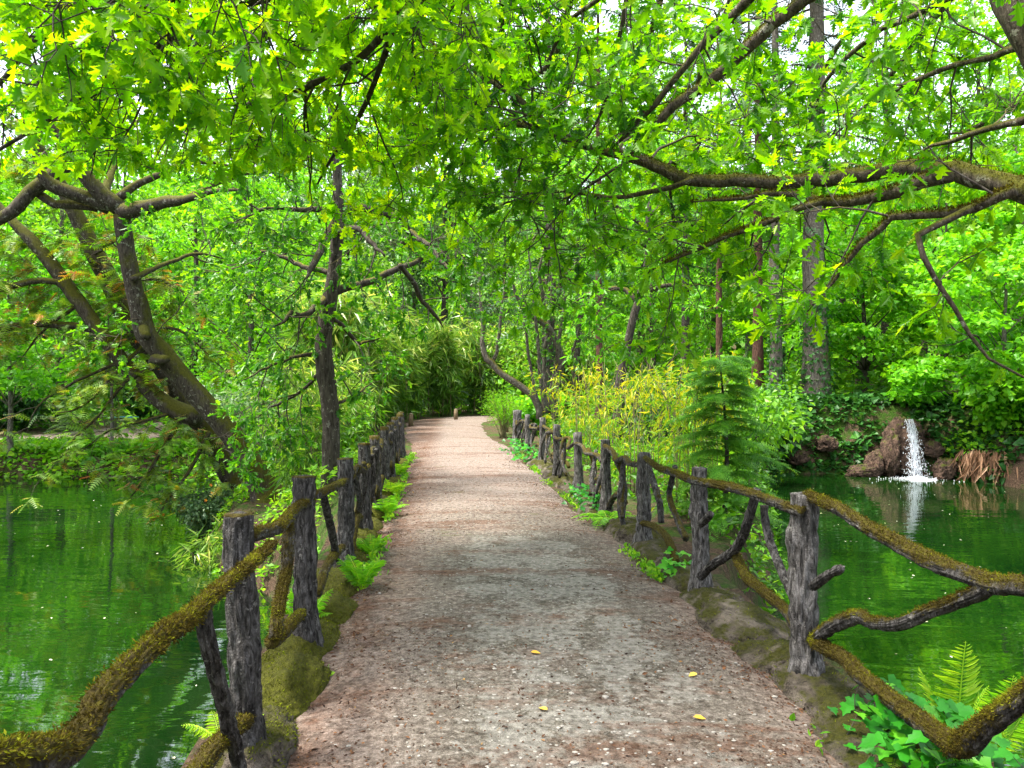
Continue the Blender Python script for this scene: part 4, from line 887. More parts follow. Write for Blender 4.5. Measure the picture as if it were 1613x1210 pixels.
# left overhead oak: trunk behind the viewer at the left, limbs reach forward over path and pond
base = np.array((-2.9, -2.6, hz(-2.9, -2.6)))
od = thing('oak_tree', 'oak overhead at the upper left with thin dark drooping branches and bright backlit leaves', 'tree', loc=base)
c = Crown(9)
hub = np.array((-2.3, -1.2, 5.4))
c.big.append(resample([(*base - np.array((0, 0, .2)), .3), (-2.85, -2.5, 1.2, .24), (-2.7, -2.2, 2.8, .21), (-2.5, -1.7, 4.2, .19), (*hub, .16), (-1.9, -.4, 6.6, .12), (-1.2, .8, 7.6, .08)], .2))
def from_hub(r, mid, l):
    rr = [(*hub, r), (*mid, r * .7)] + [(*P(a, b, d), q * d / F) for a, b, d, q in l]; rr = resample(rr, .12); c.big.append(rr); return rr
rows = [from_hub(.09, (-2.3, 1.6, 5.3), D([(440, -110, 9), (370, 0, 7), (345, 20, 6.5), (300, 40, 6), (260, 65, 6), (215, 95, 5.5), (165, 130, 5), (130, 155, 4.6), (100, 175, 4.2), (50, 205, 3.6), (0, 235, 3), (-50, 262, 2)], 4.2, 5.4)),
        from_hub(.09, (-1.2, 2.2, 5.6), D([(700, -150, 10), (640, -10, 7), (620, 30, 6.5), (590, 70, 6), (555, 100, 5.4), (515, 120, 4.8), (480, 140, 4), (445, 150, 3), (400, 165, 2)], 4.6, 6.0)),
        from_hub(.08, (-.9, 2.4, 5.7), D([(740, -150, 9), (668, 0, 6), (635, 35, 5.4), (610, 75, 5), (590, 130, 4.4), (565, 185, 3.8), (522, 250, 2.6), (500, 290, 1.6)], 4.8, 6.4)),
        from_hub(.08, (-2.6, 1.4, 4.9), D([(260, -60, 9), (155, 0, 7), (105, 10, 6.5), (45, 12, 6), (0, 10, 5), (-60, 20, 4)], 4.0, 5.0)),
        from_hub(.07, (-2.2, 1.8, 5.4), D([(430, -90, 7), (320, 15, 4.5), (270, 42, 4), (225, 57, 3.6), (165, 67, 3), (100, 52, 2.4), (30, 60, 1.6)], 4.5, 5.6)),
        from_hub(.07, (-1.6, 2.3, 5.6), D([(560, -140, 6), (492, 0, 3.8), (475, 50, 3.2), (445, 105, 2.6), (420, 170, 2)], 4.9, 6.3)),
        from_hub(.09, (-2.2, 2.0, 6.0), D([(480, -200, 9), (380, -60, 7), (300, 90, 6), (240, 130, 5), (180, 160, 4), (110, 170, 3)], 5.2, 7.0)),
        from_hub(.09, (-1.4, 2.6, 6.2), D([(600, -200, 9), (520, -40, 7), (470, 80, 6), (400, 160, 5), (330, 200, 4), (280, 215, 2)], 5.6, 7.6)),
        from_hub(.09, (-.8, 2.8, 6.4), D([(760, -190, 9), (720, -30, 6), (700, 60, 5), (690, 130, 4), (640, 200, 3), (600, 260, 2)], 5.8, 8.4)),
        from_hub(.09, (-2.8, 2.0, 5.6), D([(180, -120, 9), (90, 20, 6), (40, 80, 5), (10, 120, 4), (-30, 160, 3)], 5.0, 6.6)),
        from_hub(.09, (-.2, 2.8, 6.6), D([(860, -200, 9), (800, -40, 6), (790, 40, 5), (800, 110, 4), (770, 170, 3)], 5.8, 7.6))]
for k, r in enumerate(rows):
    c.clothe(r, .235, (.45, 1.25), .011, .112, 1.25, 1, .30, -.05, -.03, 7, lambda q: q[1] < 3.4)
c.finish(od, 'bark_dark', 'oak2', OAK, 300, sides=(12, 3), skip=lambda p: ((p[:, 2] < 1.52 + .285 * p[:, 1]) & (p[:, 0] < -1.4)) | (p[:, 1] < 3.0) | (p[:, 2] > 1.9 + .62 * p[:, 1]))   # the crown's underside over the pond

# leaning oak on the left bank
b0 = P(424, 786, 13.7); base = np.array((b0[0], b0[1], hz(b0[0], b0[1])))
ob = thing('oak_tree', 'leaning oak on the left bank with a crooked trunk forking into lichen-grey limbs', 'tree', loc=base)
c = Crown(12)
trunk = [(base[0] + .12, base[1], base[2] - .3, .5)] + [(*P(x, y, d), r * d / F) for x, y, d, r in D([(418, 775, 26), (398, 737, 20), (364, 684, 17.5), (331, 646, 16.5), (288, 598, 16.5), (254, 555, 16.5), (230, 526, 16), (220, 488, 14.5), (208, 440, 13), (197, 382, 12.5), (192, 337, 12.5)], 13.7, 12.6)]
c.big.append(resample(trunk, .15))
L_ = [[(192, 334, 13), (225, 327, 11), (268, 317, 9), (297, 313, 6), (340, 300, 4), (390, 300, 2.5)], [(188, 328, 14), (163, 308, 13), (139, 281, 12), (115, 257, 11), (103, 248, 10), (98, 225, 9), (80, 180, 6), (90, 120, 3)],
      [(173, 327, 12), (144, 315, 11), (110, 303, 11), (81, 291, 10), (60, 265, 7), (50, 220, 4)], [(112, 252, 11), (103, 260, 11), (72, 286, 11), (48, 303, 10), (19, 332, 10), (0, 344, 9), (-50, 375, 7), (-120, 400, 4)],
      [(62, 306, 7), (86, 322, 7), (120, 322, 7), (153, 332, 7)], [(185, 314, 7), (211, 293, 6), (249, 277, 5), (288, 260, 4), (331, 255, 3), (380, 265, 2)],
      [(232, 530, 6), (224, 518, 8), (215, 512, 7)], [(262, 566, 6), (246, 566, 8), (236, 570, 7)],
      [(297, 313, 5), (350, 285, 4), (420, 270, 3), (470, 290, 2)], [(208, 440, 5), (250, 420, 3.5), (310, 400, 2.5), (360, 410, 1.8)], [(163, 308, 7), (180, 260, 5), (200, 210, 4), (240, 170, 3)]]
rows = [c.limb(D(l, 12.6, 12.6 + .3 * (k - 4)), .12) for k, l in enumerate(L_)]
for k, r in enumerate(rows):
    if k in (4, 6, 7): continue
    c.clothe(r, .30, (.7, 1.9), .018, .135, 1.0, 1, .55, .25, -.01, 6, lambda q: q[1] < 12.3)
c.clothe(c.big[0], .6, (.8, 1.6), .014, .13, .9, 1, .55, .1, -.03, 6)
for k in range(0, 6, 2):      # leafy sprays low on the trunk, over the bank
    q = P(330 + 12 * k, 690 + 9 * k, 13.2); c.branch(q, unit(np.array((.8, -.6, .1))), .7, .01, .13, 1.0, 1)
c.finish(ob, 'bark', 'oakd', OAKLO, 0, sides=(16, 4))

# leaning cypress behind it, brown-green fronds down to the water
b0 = P(384, 778, 15.0); base = np.array((b0[0], b0[1], hz(b0[0], b0[1])))
oc = thing('cypress_tree', 'leaning cypress with furrowed grey trunk and rusty drooping fronds over the left pond', 'tree', loc=base)
c = Crown(14)
t1 = [(base[0] + .15, base[1], base[2] - .3, .45)] + [(*P(x, y, d), r * d / F) for x, y, d, r in D([(378, 768, 25), (345, 705, 20), (300, 640, 18), (255, 575, 16), (215, 520, 18), (180, 455, 16), (150, 400, 14), (120, 340, 12), (95, 290, 10), (60, 230, 8), (30, 150, 6)], 15.0, 14.0)]
c.big.append(resample(t1, .2))
L_ = [[(315, 660, 15), (265, 640, 14), (230, 610, 12), (192, 569, 12), (160, 525, 11), (125, 478, 11), (62, 392, 10), (24, 353, 8), (-20, 300, 6)], [(150, 520, 6), (115, 514, 6), (58, 509, 6), (0, 519, 5), (-60, 530, 4)],
      [(120, 470, 5), (90, 445, 5), (48, 444, 5), (0, 456, 4.5), (-50, 470, 3)], [(255, 575, 7), (200, 600, 5), (160, 650, 3.5), (110, 700, 2.4), (100, 740, 1.6)], [(230, 540, 6), (180, 590, 4), (130, 640, 3), (90, 650, 2)],
      [(300, 640, 7), (260, 700, 5), (230, 750, 3.5), (200, 790, 2.2)], [(330, 680, 7), (300, 740, 4.5), (262, 790, 3), (250, 815, 2)], [(215, 520, 5), (280, 520, 4), (330, 560, 2.5)], [(180, 455, 5), (240, 440, 4), (290, 460, 2.5)],
      [(150, 400, 5), (200, 370, 4), (250, 380, 2.5)], [(192, 569, 5), (120, 600, 3.5), (60, 640, 2.5), (40, 690, 1.8)], [(125, 478, 5), (70, 520, 3.5), (30, 570, 2.5)], [(300, 640, 5), (240, 660, 4), (170, 680, 3), (120, 720, 2)]]
rng = np.random.default_rng(15)
allr = [c.limb([(a, b, d, r * (1 if k < 3 else .6)) for a, b, d, r in D(l, 14.2, 14.2 - (.25 * (k % 5)))], .2) for k, l in enumerate(L_)]
for k, r in enumerate([c.big[0]] + allr):
    n = len(r); m = int(n * (34 if k == 0 else 46)); i = rng.integers(int(n * .25) if k < 2 else 1, n - 1, m)
    for j in range(0, m, 24 if k not in (4, 5, 11, 12, 13) else 60):
        q = r[i[j], :3]; dd = unit(rng.normal(0, 1, 3) * (1, .8, .4) + np.array((-.3, 0, -.25))); b = grow_branch(rng, q, dd, rng.uniform(.35, 1.1), .008, .002, 4, .25, -.08); c.small.append(b)
        for e in ((b[4, :3], 9), (b[2, :3], 5)):
            nn = e[1]; pos = e[0] + rng.normal(0, .05, (nn, 3))
            c.lp.append(pos); c.ld.append(unit(dd * .6 + rng.normal(0, .8, (nn, 3)) * (1, 1, .35) + np.array((0, 0, -.15)))); c.ln.append(unit(np.array((0, 0, 1.)) + rng.normal(0, .25, (nn, 3)))); c.ls.append(rng.uniform(.16, .34, nn))
c.finish(oc, 'bark', 'cypress', TUFT, 0, sides=(14, 4))

# slim oak beside the left fence
b0 = np.array((-2.62, 11.0)); base = np.array((*b0, hz(*b0)))
oe = thing('oak_tree', 'slim dark-trunked oak standing just behind the left fence with twisting mossy branches', 'tree', loc=base)
c = Crown(18)
tr = [(base[0] + .02, 11.0, base[2] - .2, .2)] + [(*P(x, y, 11.0), r * 11 / F) for x, y, r in [(521, 765, 15), (521, 700, 14), (520, 640, 14), (511, 580, 14), (509, 543, 13.5), (515, 494, 13), (524, 444, 11), (531, 377, 10), (533, 335, 9), (530, 250, 7), (522, 180, 5), (515, 120, 3)]]
c.big.append(resample(tr, .12))
L_ = [[(512, 470, 7), (539, 456, 6.5), (564, 450, 6), (588, 441, 5.5), (618, 427, 5), (650, 415, 4), (670, 405, 3), (700, 395, 2)], [(512, 468, 5.5), (508, 474, 5), (497, 484, 5), (489, 494, 4.5), (474, 499, 4.2), (457, 491, 3.6), (449, 508, 2.6), (430, 515, 2)],
      [(532, 338, 7), (554, 327, 7), (578, 332, 6.5), (611, 339, 6.5), (633, 345, 6), (643, 362, 5.5), (648, 372, 5), (633, 384, 4), (626, 405, 2)], [(646, 364, 4), (665, 380, 4), (683, 394, 3.5), (700, 418, 3), (720, 420, 2.4), (745, 408, 1.6)],
      [(630, 418, 4), (635, 424, 4), (653, 449, 4), (665, 474, 3.6), (683, 494, 3.2), (698, 516, 2.2)], [(531, 366, 6), (541, 363, 5), (566, 361, 5), (583, 380, 4.5), (606, 404, 4)], [(516, 497, 5), (526, 504, 3.6), (549, 523, 3.4), (566, 540, 3), (598, 533, 2)],
      [(528, 350, 7), (515, 375, 7), (503, 395, 6), (492, 420, 5), (480, 440, 3)], [(525, 430, 5), (480, 420, 4), (430, 400, 3), (380, 390, 2)], [(532, 330, 5), (480, 330, 4), (420, 330, 3), (370, 350, 2)], [(530, 260, 5), (570, 240, 4), (620, 250, 3), (660, 260, 2)],
      [(528, 240, 5), (480, 250, 4), (420, 260, 3), (360, 280, 2)], [(520, 640, 3), (555, 625, 2.4), (590, 600, 1.6)], [(512, 560, 4), (470, 560, 3), (420, 580, 2), (380, 600, 1.6)], [(511, 580, 3), (470, 620, 2.4), (430, 640, 2), (400, 660, 1.5)]]
for k, l in enumerate(L_):
    r = c.limb(D(l, 11.0, 11.0 + (-.9 if k % 2 else .7)), .1, .02)
    c.clothe(r, .19 if k not in (2, 4) else .42, (.4, 1.25), .012, .115, 1.1, 1, .35, .1, -.03, 7)
c.finish(oe, 'bark_dark', 'oakd', OAKLO, 0, sides=(14, 4))
# ------------------------------------------------------------------ bank and background trees
FPL = np.array([(-30, 24.6), (-22, 25.5), (-17.8, 27), (-16, 31), (-15.2, 36), (-13, 44)], float)
def fpl_d(x, y): return np.min([seg_dist(x, y, FPL[i], FPL[i + 1])[0] for i in range(len(FPL) - 1)], 0)
def at(px, d): return ((px - CX) / F * d, d)
def bt(px, d):
    x, y = at(px, d); return (x, y, hz(x, y))
# oak with a slanting trunk in mid distance
base = bt(972, 17.0); base = np.array(base)
om = thing('oak_tree', 'slender oak with slanting dark trunk rising behind the yellow bamboo', 'tree', loc=base); c = Crown(21)
c.big.append(resample([(*base - np.array((0, 0, .2)), .14)] + [(*P(x, y, 17), r * 17 / F) for x, y, r in [(975, 612, 7.5), (984, 568, 7), (994, 515, 6.5), (1004, 479, 6), (1012, 453, 5.5), (1020, 400, 4.5), (1022, 330, 3.5), (1040, 250, 2.5)]], .2))
for k, l in enumerate([[(1005, 478, 4), (985, 456, 4), (960, 455, 3.5), (930, 462, 3), (900, 480, 2)], [(1010, 462, 4), (1030, 455, 3.5), (1055, 450, 3), (1090, 452, 2)], [(1016, 430, 3), (1040, 410, 3), (1070, 400, 2)], [(1020, 390, 3), (990, 370, 3), (950, 360, 2)],
                       [(1022, 340, 3), (1060, 310, 2.5), (1100, 300, 2)], [(1021, 360, 3), (960, 320, 3), (910, 300, 2)], [(1030, 290, 3), (1000, 250, 2.5), (960, 220, 2)]]):
    r = c.limb(D(l, 17, 17 + (-1.2 if k % 2 else 1)), .2, .02); c.clothe(r, .3, (.6, 1.5), .012, .15, 1.0, 1, .3, .1, -.02, 6)
c.finish(om, 'bark_dark', 'maple', OAKLO, 0, sides=(10, 3))
# multi-stemmed shrub tree right of the path end
base = np.array(bt(862, 19)); os_ = thing('shrub_tree', 'bushy multi-stemmed small tree with grey leaning stems beside the path end', 'tree', loc=base); c = Crown(23)
S = [[(850, 660, 6), (847, 633, 6), (820, 608, 5.5), (792, 590, 5.5), (774, 572, 5), (762, 556, 4.5), (760, 513, 3), (756, 450, 2.5), (752, 400, 1.5)], [(774, 572, 3.5), (782, 555, 3), (788, 507, 2.5), (795, 440, 1.5)],
     [(872, 660, 6), (876, 610, 5.5), (884, 575, 5.5), (878, 544, 5), (860, 513, 5), (835, 495, 4), (815, 470, 3), (800, 430, 2)], [(866, 650, 4), (872, 600, 3.5), (890, 570, 3), (905, 545, 2), (915, 500, 1.5)], [(858, 650, 4), (850, 580, 3), (846, 520, 2.6), (838, 440, 2), (830, 370, 1.4)],
     [(860, 650, 4), (858, 560, 3), (868, 480, 2.6), (870, 400, 2), (860, 330, 1.4)], [(864, 650, 4), (880, 540, 3), (890, 460, 2.4), (880, 400, 1.6)], [(862, 513, 3.5), (855, 470, 3), (850, 420, 2), (870, 360, 1.5)], [(852, 655, 3), (838, 590, 2.4), (828, 520, 2), (820, 440, 1.4)]]
for k, l in enumerate(S):
    r = c.limb(D(l, 19 + .15 * (k % 4), 19 - .25 * (k % 5)), .15, .02); c.clothe(r, .3, (.4, 1.1), .008, .10, .9, 0, .35, .3, .02, 6)
c.finish(os_, 'bark_grey', 'mid', SIMPLE, 0, sides=(8, 3), trunk='limb')

MAPLE = 'layered pale green maple'
BTREES = [  # px, depth, height, crown radius, bark, leaf, template, clumps, per clump, leaf size, trunk r, crown start, flat, label
 (16, 23.5, 7.0, 3.0, 'bark_grey', 'maple', PALM, 26, 300, .17, .09, .28, .35, 'slim grey-trunked young maple at the far left edge beside the sandy path'),
 (-70, 31, 11, 4.0, 'bark_grey', 'maple', PALM, 26, 330, .20, .16, .2, .4, 'broad pale green tree at the left frame edge behind the sandy path'),
 (95, 33, 13, 4.4, 'bark_grey', 'mid', SIMPLE, 30, 360, .22, .2, .12, .5, 'round mid green tree behind the sandy path, far left'),
 (200, 39, 15, 4.8, 'bark_dark', 'maple', SIMPLE, 30, 360, .24, .22, .12, .5, 'tall bright green tree behind the blue bench'),
 (172, 24.0, 6.5, 1.8, 'bark_grey', 'maple', PALM, 14, 200, .17, .06, .5, .4, 'young slender maple between the sandy path and the far pond shore'),
 (300, 31, 12, 3.8, 'bark_dark', 'mid', SIMPLE, 28, 360, .2, .18, .1, .5, 'dense green tree seen behind the leaning oak trunk'),
 (395, 27, 10, 3.4, 'bark_dark', 'maple', SIMPLE, 26, 340, .18, .15, .1, .5, 'light green tree behind the slim dark oak, left side'),
 (470, 35, 14, 4.2, 'bark_dark', 'mid', SIMPLE, 28, 360, .22, .2, .1, .5, 'tall green tree behind the slim dark oak trunk'),
 (560, 43, 15, 4.6, 'bark_grey', 'grey', SIMPLE, 28, 360, .24, .2, .1, .5, 'grey-green tree rising behind the left half of the bamboo hedge'),
 (655, 50, 14, 4.6, 'bark_grey', 'grey', SIMPLE, 26, 340, .26, .2, .1, .5, 'pale grey-green tree far behind the middle of the bamboo hedge'),
 (745, 58, 12, 4.4, 'bark_grey', 'mid', SIMPLE, 24, 330, .28, .2, .1, .5, 'low rounded tree on the hillside above the path bend'),
 (800, 44, 16, 4.0, 'bark_grey', 'grey', SIMPLE, 26, 330, .24, .18, .15, .6, 'loose grey-leaved tree behind the right end of the bamboo hedge'),
 (905, 33, 13, 3.8, 'bark_dark', 'mid', SIMPLE, 28, 350, .2, .18, .12, .5, 'dense green tree behind the multi-stemmed small tree'),
 (700, 46, 22, 5.0, 'bark_dark', 'mid', SIMPLE, 34, 330, .27, .26, .35, .5, 'very tall tree rising behind the path bend above the bamboo hedge'),
 (880, 43, 21, 4.8, 'bark_dark', 'maple', SIMPLE, 34, 330, .26, .25, .3, .5, 'very tall light green tree behind the dark shaggy conifer'),
 (1010, 47, 22, 5.0, 'bark_dark', 'mid', SIMPLE, 34, 330, .27, .26, .3, .5, 'very tall green tree far behind the slanting slender oak'),
 (540, 47, 22, 5.0, 'bark_dark', 'maple', SIMPLE, 34, 330, .27, .26, .3, .5, 'very tall bright tree far behind the slim dark oak'),
 (1030, 38, 14, 4.2, 'bark_dark', 'maple', SIMPLE, 28, 350, .22, .2, .1, .5, 'light green tree behind the slanting slender oak'),
 (1120, 42, 13, 4.4, 'bark_dark', 'mid', SIMPLE, 28, 350, .24, .2, .1, .5, 'green tree far behind the redwood trunks, centre right'),
 (1235, 40, 11, 4.2, 'bark_dark', 'maple', SIMPLE, 28, 350, .22, .18, .08, .5, 'bright green tree filling the gap between ivy-clad conifer trunks'),
 (1352, 33, 9, 3.4, 'bark_dark', 'maple', PALM, 26, 300, .2, .14, .12, .35, 'layered pale maple behind the far path, left of the waterfall'),
 (1362, 27.5, 4.8, 2.4, 'bark_dark', 'maple', PALM, 24, 280, .17, .17, .28, .3, 'low maple with short dark trunk on the bank above the waterfall'),
 (1487, 27.0, 8.5, 3.0, 'bark_grey', 'maple', PALM, 26, 300, .19, .11, .2, .3, 'pale-barked slim maple right above the waterfall'),
 (1580, 22.2, 5.4, 2.7, 'bark_grey', 'maple', PALM, 28, 300, .17, .10, .06, .3, 'bright green maple bush leaning over the right shore'),
 (1700, 24, 8, 3.4, 'bark_grey', 'maple', PALM, 28, 300, .2, .13, .08, .3, 'broad pale maple at the right frame edge behind the pond'),
 (1600, 34, 13, 4.2, 'bark_grey', 'mid', SIMPLE, 28, 350, .22, .2, .1, .45, 'tall pale green tree in the upper right corner'),
 (1335, 37, 17, 3.6, 'bark_dark', 'maple', SIMPLE, 30, 320, .22, .2, .4, .5, 'tall light green tree between the thickest conifer and the waterfall maples'),
 (1545, 40, 20, 4.4, 'bark_dark', 'maple', SIMPLE, 32, 330, .25, .24, .35, .5, 'tall bright tree behind the right frame maples near the sky gap'),
 (1455, 41, 13, 4.2, 'bark_dark', 'mid', SIMPLE, 26, 350, .24, .2, .08, .5, 'green tree far behind the waterfall maples')]
for k, (px, d, h, cr, bk, lf, tp, nc, per, sz, r0, c0, fl_, lab) in enumerate(BTREES):
    clump_tree('maple_tree' if tp is PALM else 'broadleaf_tree', lab, 'tree', bt(px, d), h, cr, 200 + k, bk, lf, tp, nc, per, sz, r0, c0, (0, 0), 'trees of the wood around the pond', fl_)
CON = [ # px, depth, height, r0, crown start, reach, boughs, sprays, bark, ivy, label
 (1194, 26.3, 20, .20, .30, 2.3, 46, 22, 'bark_red', 0, 'reddish redwood trunk at the far bank, left of the ivy-clad pair'),
 (1221, 25.6, 24, .20, .30, 2.2, 50, 22, 'bark_grey', 900, 'grey ivy-clad conifer trunk on the far bank, thinner of the pair'),
 (1284, 26.0, 27, .42, .26, 2.6, 60, 24, 'bark_grey', 1500, 'thickest ivy-clad conifer on the far bank left of the waterfall'),
 (1134, 29, 17, .15, .30, 2.0, 44, 22, 'bark_red', 0, 'thin reddish conifer trunk between the cedar sapling and the redwood'),
 (1080, 31, 17, .20, .26, 2.2, 46, 22, 'bark_dark', 0, 'dark conifer trunk behind the brightest yellow bamboo'),
 (942, 23, 17, .12, .24, 1.8, 44, 20, 'bark_red', 0, 'thin straight redwood trunk left of the slanting oak'),
 (864, 25, 19, .24, .16, 2.4, 56, 24, 'bark_dark', 500, 'dark shaggy conifer behind the multi-stemmed small tree'),
 (1395, 38, 22, .25, .2, 2.6, 50, 22, 'bark_dark', 0, 'dark conifer standing far behind the low maples'),
 (1180, 47, 26, .3, .2, 2.8, 56, 22, 'bark_grey', 0, 'tall thin conifer against the white sky, upper right')]
for k, (px, d, h, r0, c0, rc, nb, per, bk, iv, lab) in enumerate(CON):
    conifer('conifer_tree', lab, bt(px, d), h, 300 + k, bk, 'conifer', r0, c0, rc, nb, per, .55, 'conifers beyond the pond', ivy=iv)

# distant wooded hill: one mass
rng = np.random.default_rng(77); mb = MB(); n = 1100
yy = rng.uniform(52, 150, n); xx = (rng.uniform(-500, 2100, n) - CX) / F * yy; zz = H(xx, yy)
for i in range(n):
    R = rng.uniform(1.8, 3.6); hh = rng.uniform(4, 8); m = 62
    o = unit(rng.normal(0, 1, (m, 3))) * (rng.random((m, 1)) ** .4) * np.array((R, R, hh * .5))
    leaves(mb, np.array((xx[i], yy[i], zz[i] + hh * .5)) + o, unit(o + rng.normal(0, .8, (m, 3))), unit(np.array((0, 0, 1.)) + rng.normal(0, .6, (m, 3))), rng.uniform(.7, 1.5, m), SIMPLE, rng, np.clip(rng.normal(.45 + rng.normal(0, .15), .2, m), 0, 1), 1.3)
tag(mb.build('distant_wood', M['mid'], None, False), 'distant wooded hillside closing off the view', 'wood', kind='stuff')
# understory round the wood's edge: ground-hugging leaves nobody could count
tag_scatter = scatter('undergrowth', 'green undergrowth on the forest floor beyond the ponds', 'undergrowth', 38000, (-34, 30, 14, 58), lambda x, y: (pond_sd(x, y) > .9) & (path_d(x, y) > .5) & (np.abs(x) < y * .85 + 3) & (y > 27 + 6 * (n2(x, y, .3, 2) - .5)) & (fpl_d(x, y) > 2.8), .34, 'mid', 31, SIMPLE, (.05, 1.3))

# ------------------------------------------------------------------ bamboo
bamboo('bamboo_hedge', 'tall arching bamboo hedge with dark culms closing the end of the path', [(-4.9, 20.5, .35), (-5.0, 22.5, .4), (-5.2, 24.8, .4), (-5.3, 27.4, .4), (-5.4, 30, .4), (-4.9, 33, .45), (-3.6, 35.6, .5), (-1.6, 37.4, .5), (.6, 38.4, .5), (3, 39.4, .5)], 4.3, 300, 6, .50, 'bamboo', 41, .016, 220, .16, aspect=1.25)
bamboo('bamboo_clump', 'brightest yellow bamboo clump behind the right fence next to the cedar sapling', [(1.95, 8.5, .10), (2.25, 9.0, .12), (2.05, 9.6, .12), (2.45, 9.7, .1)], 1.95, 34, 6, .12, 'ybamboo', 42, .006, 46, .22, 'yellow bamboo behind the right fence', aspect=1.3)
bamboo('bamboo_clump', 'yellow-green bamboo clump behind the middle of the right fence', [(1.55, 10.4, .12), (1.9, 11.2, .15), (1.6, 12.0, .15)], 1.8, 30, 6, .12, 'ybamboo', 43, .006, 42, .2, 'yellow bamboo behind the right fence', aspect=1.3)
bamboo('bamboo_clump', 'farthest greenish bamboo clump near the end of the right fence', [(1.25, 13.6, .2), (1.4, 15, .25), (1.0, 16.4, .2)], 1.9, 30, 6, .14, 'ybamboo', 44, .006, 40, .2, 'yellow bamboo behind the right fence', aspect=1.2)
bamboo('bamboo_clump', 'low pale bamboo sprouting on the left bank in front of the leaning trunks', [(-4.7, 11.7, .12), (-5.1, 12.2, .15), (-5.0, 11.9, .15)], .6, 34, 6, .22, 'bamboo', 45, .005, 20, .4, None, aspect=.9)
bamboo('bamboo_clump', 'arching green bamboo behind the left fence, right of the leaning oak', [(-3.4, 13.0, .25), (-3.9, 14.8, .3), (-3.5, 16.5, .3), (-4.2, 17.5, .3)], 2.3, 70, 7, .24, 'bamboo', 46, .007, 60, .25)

# cedar sapling
rng = np.random.default_rng(52); base = np.array((2.25, 8.15, hz(2.25, 8.15)))
root = thing('cedar_sapling', 'feathery green cedar sapling behind the right fence at the water edge', 'tree', loc=base)
m1 = MB(); zt = np.linspace(0, 2.0, 8); tube(m1, np.column_stack((base[0] + .05 * np.sin(zt * 2), np.full(8, base[1]), base[2] - .1 + zt, np.linspace(.035, .006, 8))), 8, .5); put(m1, 'trunk', M['bark_dark'], root)
for k in range(48):
    f = .02 + .93 * (k + rng.random()) / 48; a = k * 2.4 + rng.normal(0, .3); L = .85 * (1 - .7 * f) * rng.uniform(.55, 1.2); o = base + np.array((0, 0, f * 1.9)); hd = np.array((math.cos(a), math.sin(a), 0))
    t = np.linspace(0, 1, 8)[:, None]; br = o + hd * L * t + np.array((0, 0, 1.)) * L * (.30 * t - .42 * t * t); mb = MB()
    tube(mb, np.column_stack((br, np.linspace(.006, .0015, 8))), 4, .3, cap=False)
    m = 70; tt = rng.uniform(.08, 1, m); i = np.minimum((tt * 7).astype(int), 6); ff = (tt * 7 - i)[:, None]; pos = br[i] * (1 - ff) + br[i + 1] * ff; sd = np.array((-hd[1], hd[0], 0)) * rng.choice((-1, 1), m)[:, None]
    leaves(mb, pos, unit(hd * .8 + sd * rng.uniform(.5, 1.0, (m, 1)) + np.array((0, 0, -.30)) + rng.normal(0, .2, (m, 3))), unit(np.array((0, 0, 1.)) + rng.normal(0, .35, (m, 3))), (.20 * (1 - .5 * tt) + .05) * rng.uniform(.6, 1.2, m), SPRAY, rng, np.clip(rng.normal(.5, .2, m), 0, 1))
    put(mb, 'bough', M['needle'], root, False)

# ------------------------------------------------------------------ shrubs
shrub('round_shrub', 'neat bright green shrub with upright stems at the right side of the path end', 'shrub', (-.25, 21.4, hz(-.25, 21.4)), .6, .6, 1.45, 2600, .09, 'herb', 61, BLADE, 22, 'culm', None, .5, 0, .5, droop=-.3)
shrub('leafy_shrub', 'light green broad-leaved shrub just behind the neat bright shrub', 'shrub', (.55, 22.6, hz(.55, 22.6)), .9, .7, 1.5, 1500, .16, 'maple', 62, PALM, 12)
shrub('flowering_shrub', 'grey-green shrub with orange flowers hanging over the left pond', 'shrub', (-5.75, 14.3, max(hz(-5.75, 14.3), WATER + .02)), .8, .7, 1.05, 3800, .075, 'grey', 63, SIMPLE, 18, 'twig', None, .1, 9)
shrub('leafy_shrub', 'dark green overhanging shrub on the far bank left of the waterfall', 'shrub', (8.3, 23.9, hz(8.3, 23.9)), 1.5, 1.0, 1.9, 2600, .15, 'dark', 64, PALM, 16, 'stem_pale', None, .2, 0, .55)
shrub('leafy_shrub', 'bushy shrub at the far end of the cedar shore where the banks meet', 'shrub', (6.4, 21.5, hz(6.4, 21.5)), 1.4, 1.6, 1.8, 2600, .14, 'mid', 65, SIMPLE, 16)
shrub('leafy_shrub', 'green shrub behind the cedar sapling on the right bank', 'shrub', (3.9, 13.5, hz(3.9, 13.5)), 1.2, 1.6, 1.7, 3000, .12, 'mid', 66, SIMPLE, 16)
shrub('leafy_shrub', 'dense shrub on the right bank below the slanting oak', 'shrub', (3.2, 17.2, hz(3.2, 17.2)), 1.5, 1.5, 2.0, 3200, .13, 'dark', 67, SIMPLE, 16)
shrub('leafy_shrub', 'pale maple bush hanging down the right shore of the pond', 'shrub', (14.2, 21.9, hz(14.2, 21.9)), 1.8, 1.3, 2.2, 3600, .17, 'maple', 68, PALM, 18)
shrub('leafy_shrub', 'pale green bush at the right frame edge above the dry roots', 'shrub', (15.9, 20.4, hz(15.9, 20.4)), 1.7, 1.3, 2.4, 3600, .17, 'maple', 69, PALM, 18)
shrub('leafy_shrub', 'bright shrub at the foot of the pale-barked maple above the waterfall', 'shrub', (12.9, 24.6, hz(12.9, 24.6)), 1.2, .8, 1.2, 2000, .15, 'maple', 70, PALM, 14)
shrub('leafy_shrub', 'green shrub on the left bank between the leaning oak and the slim oak', 'shrub', (-3.9, 15.6, hz(-3.9, 15.6)), 1.1, 1.2, 1.9, 3600, .11, 'mid', 71, SIMPLE, 16)
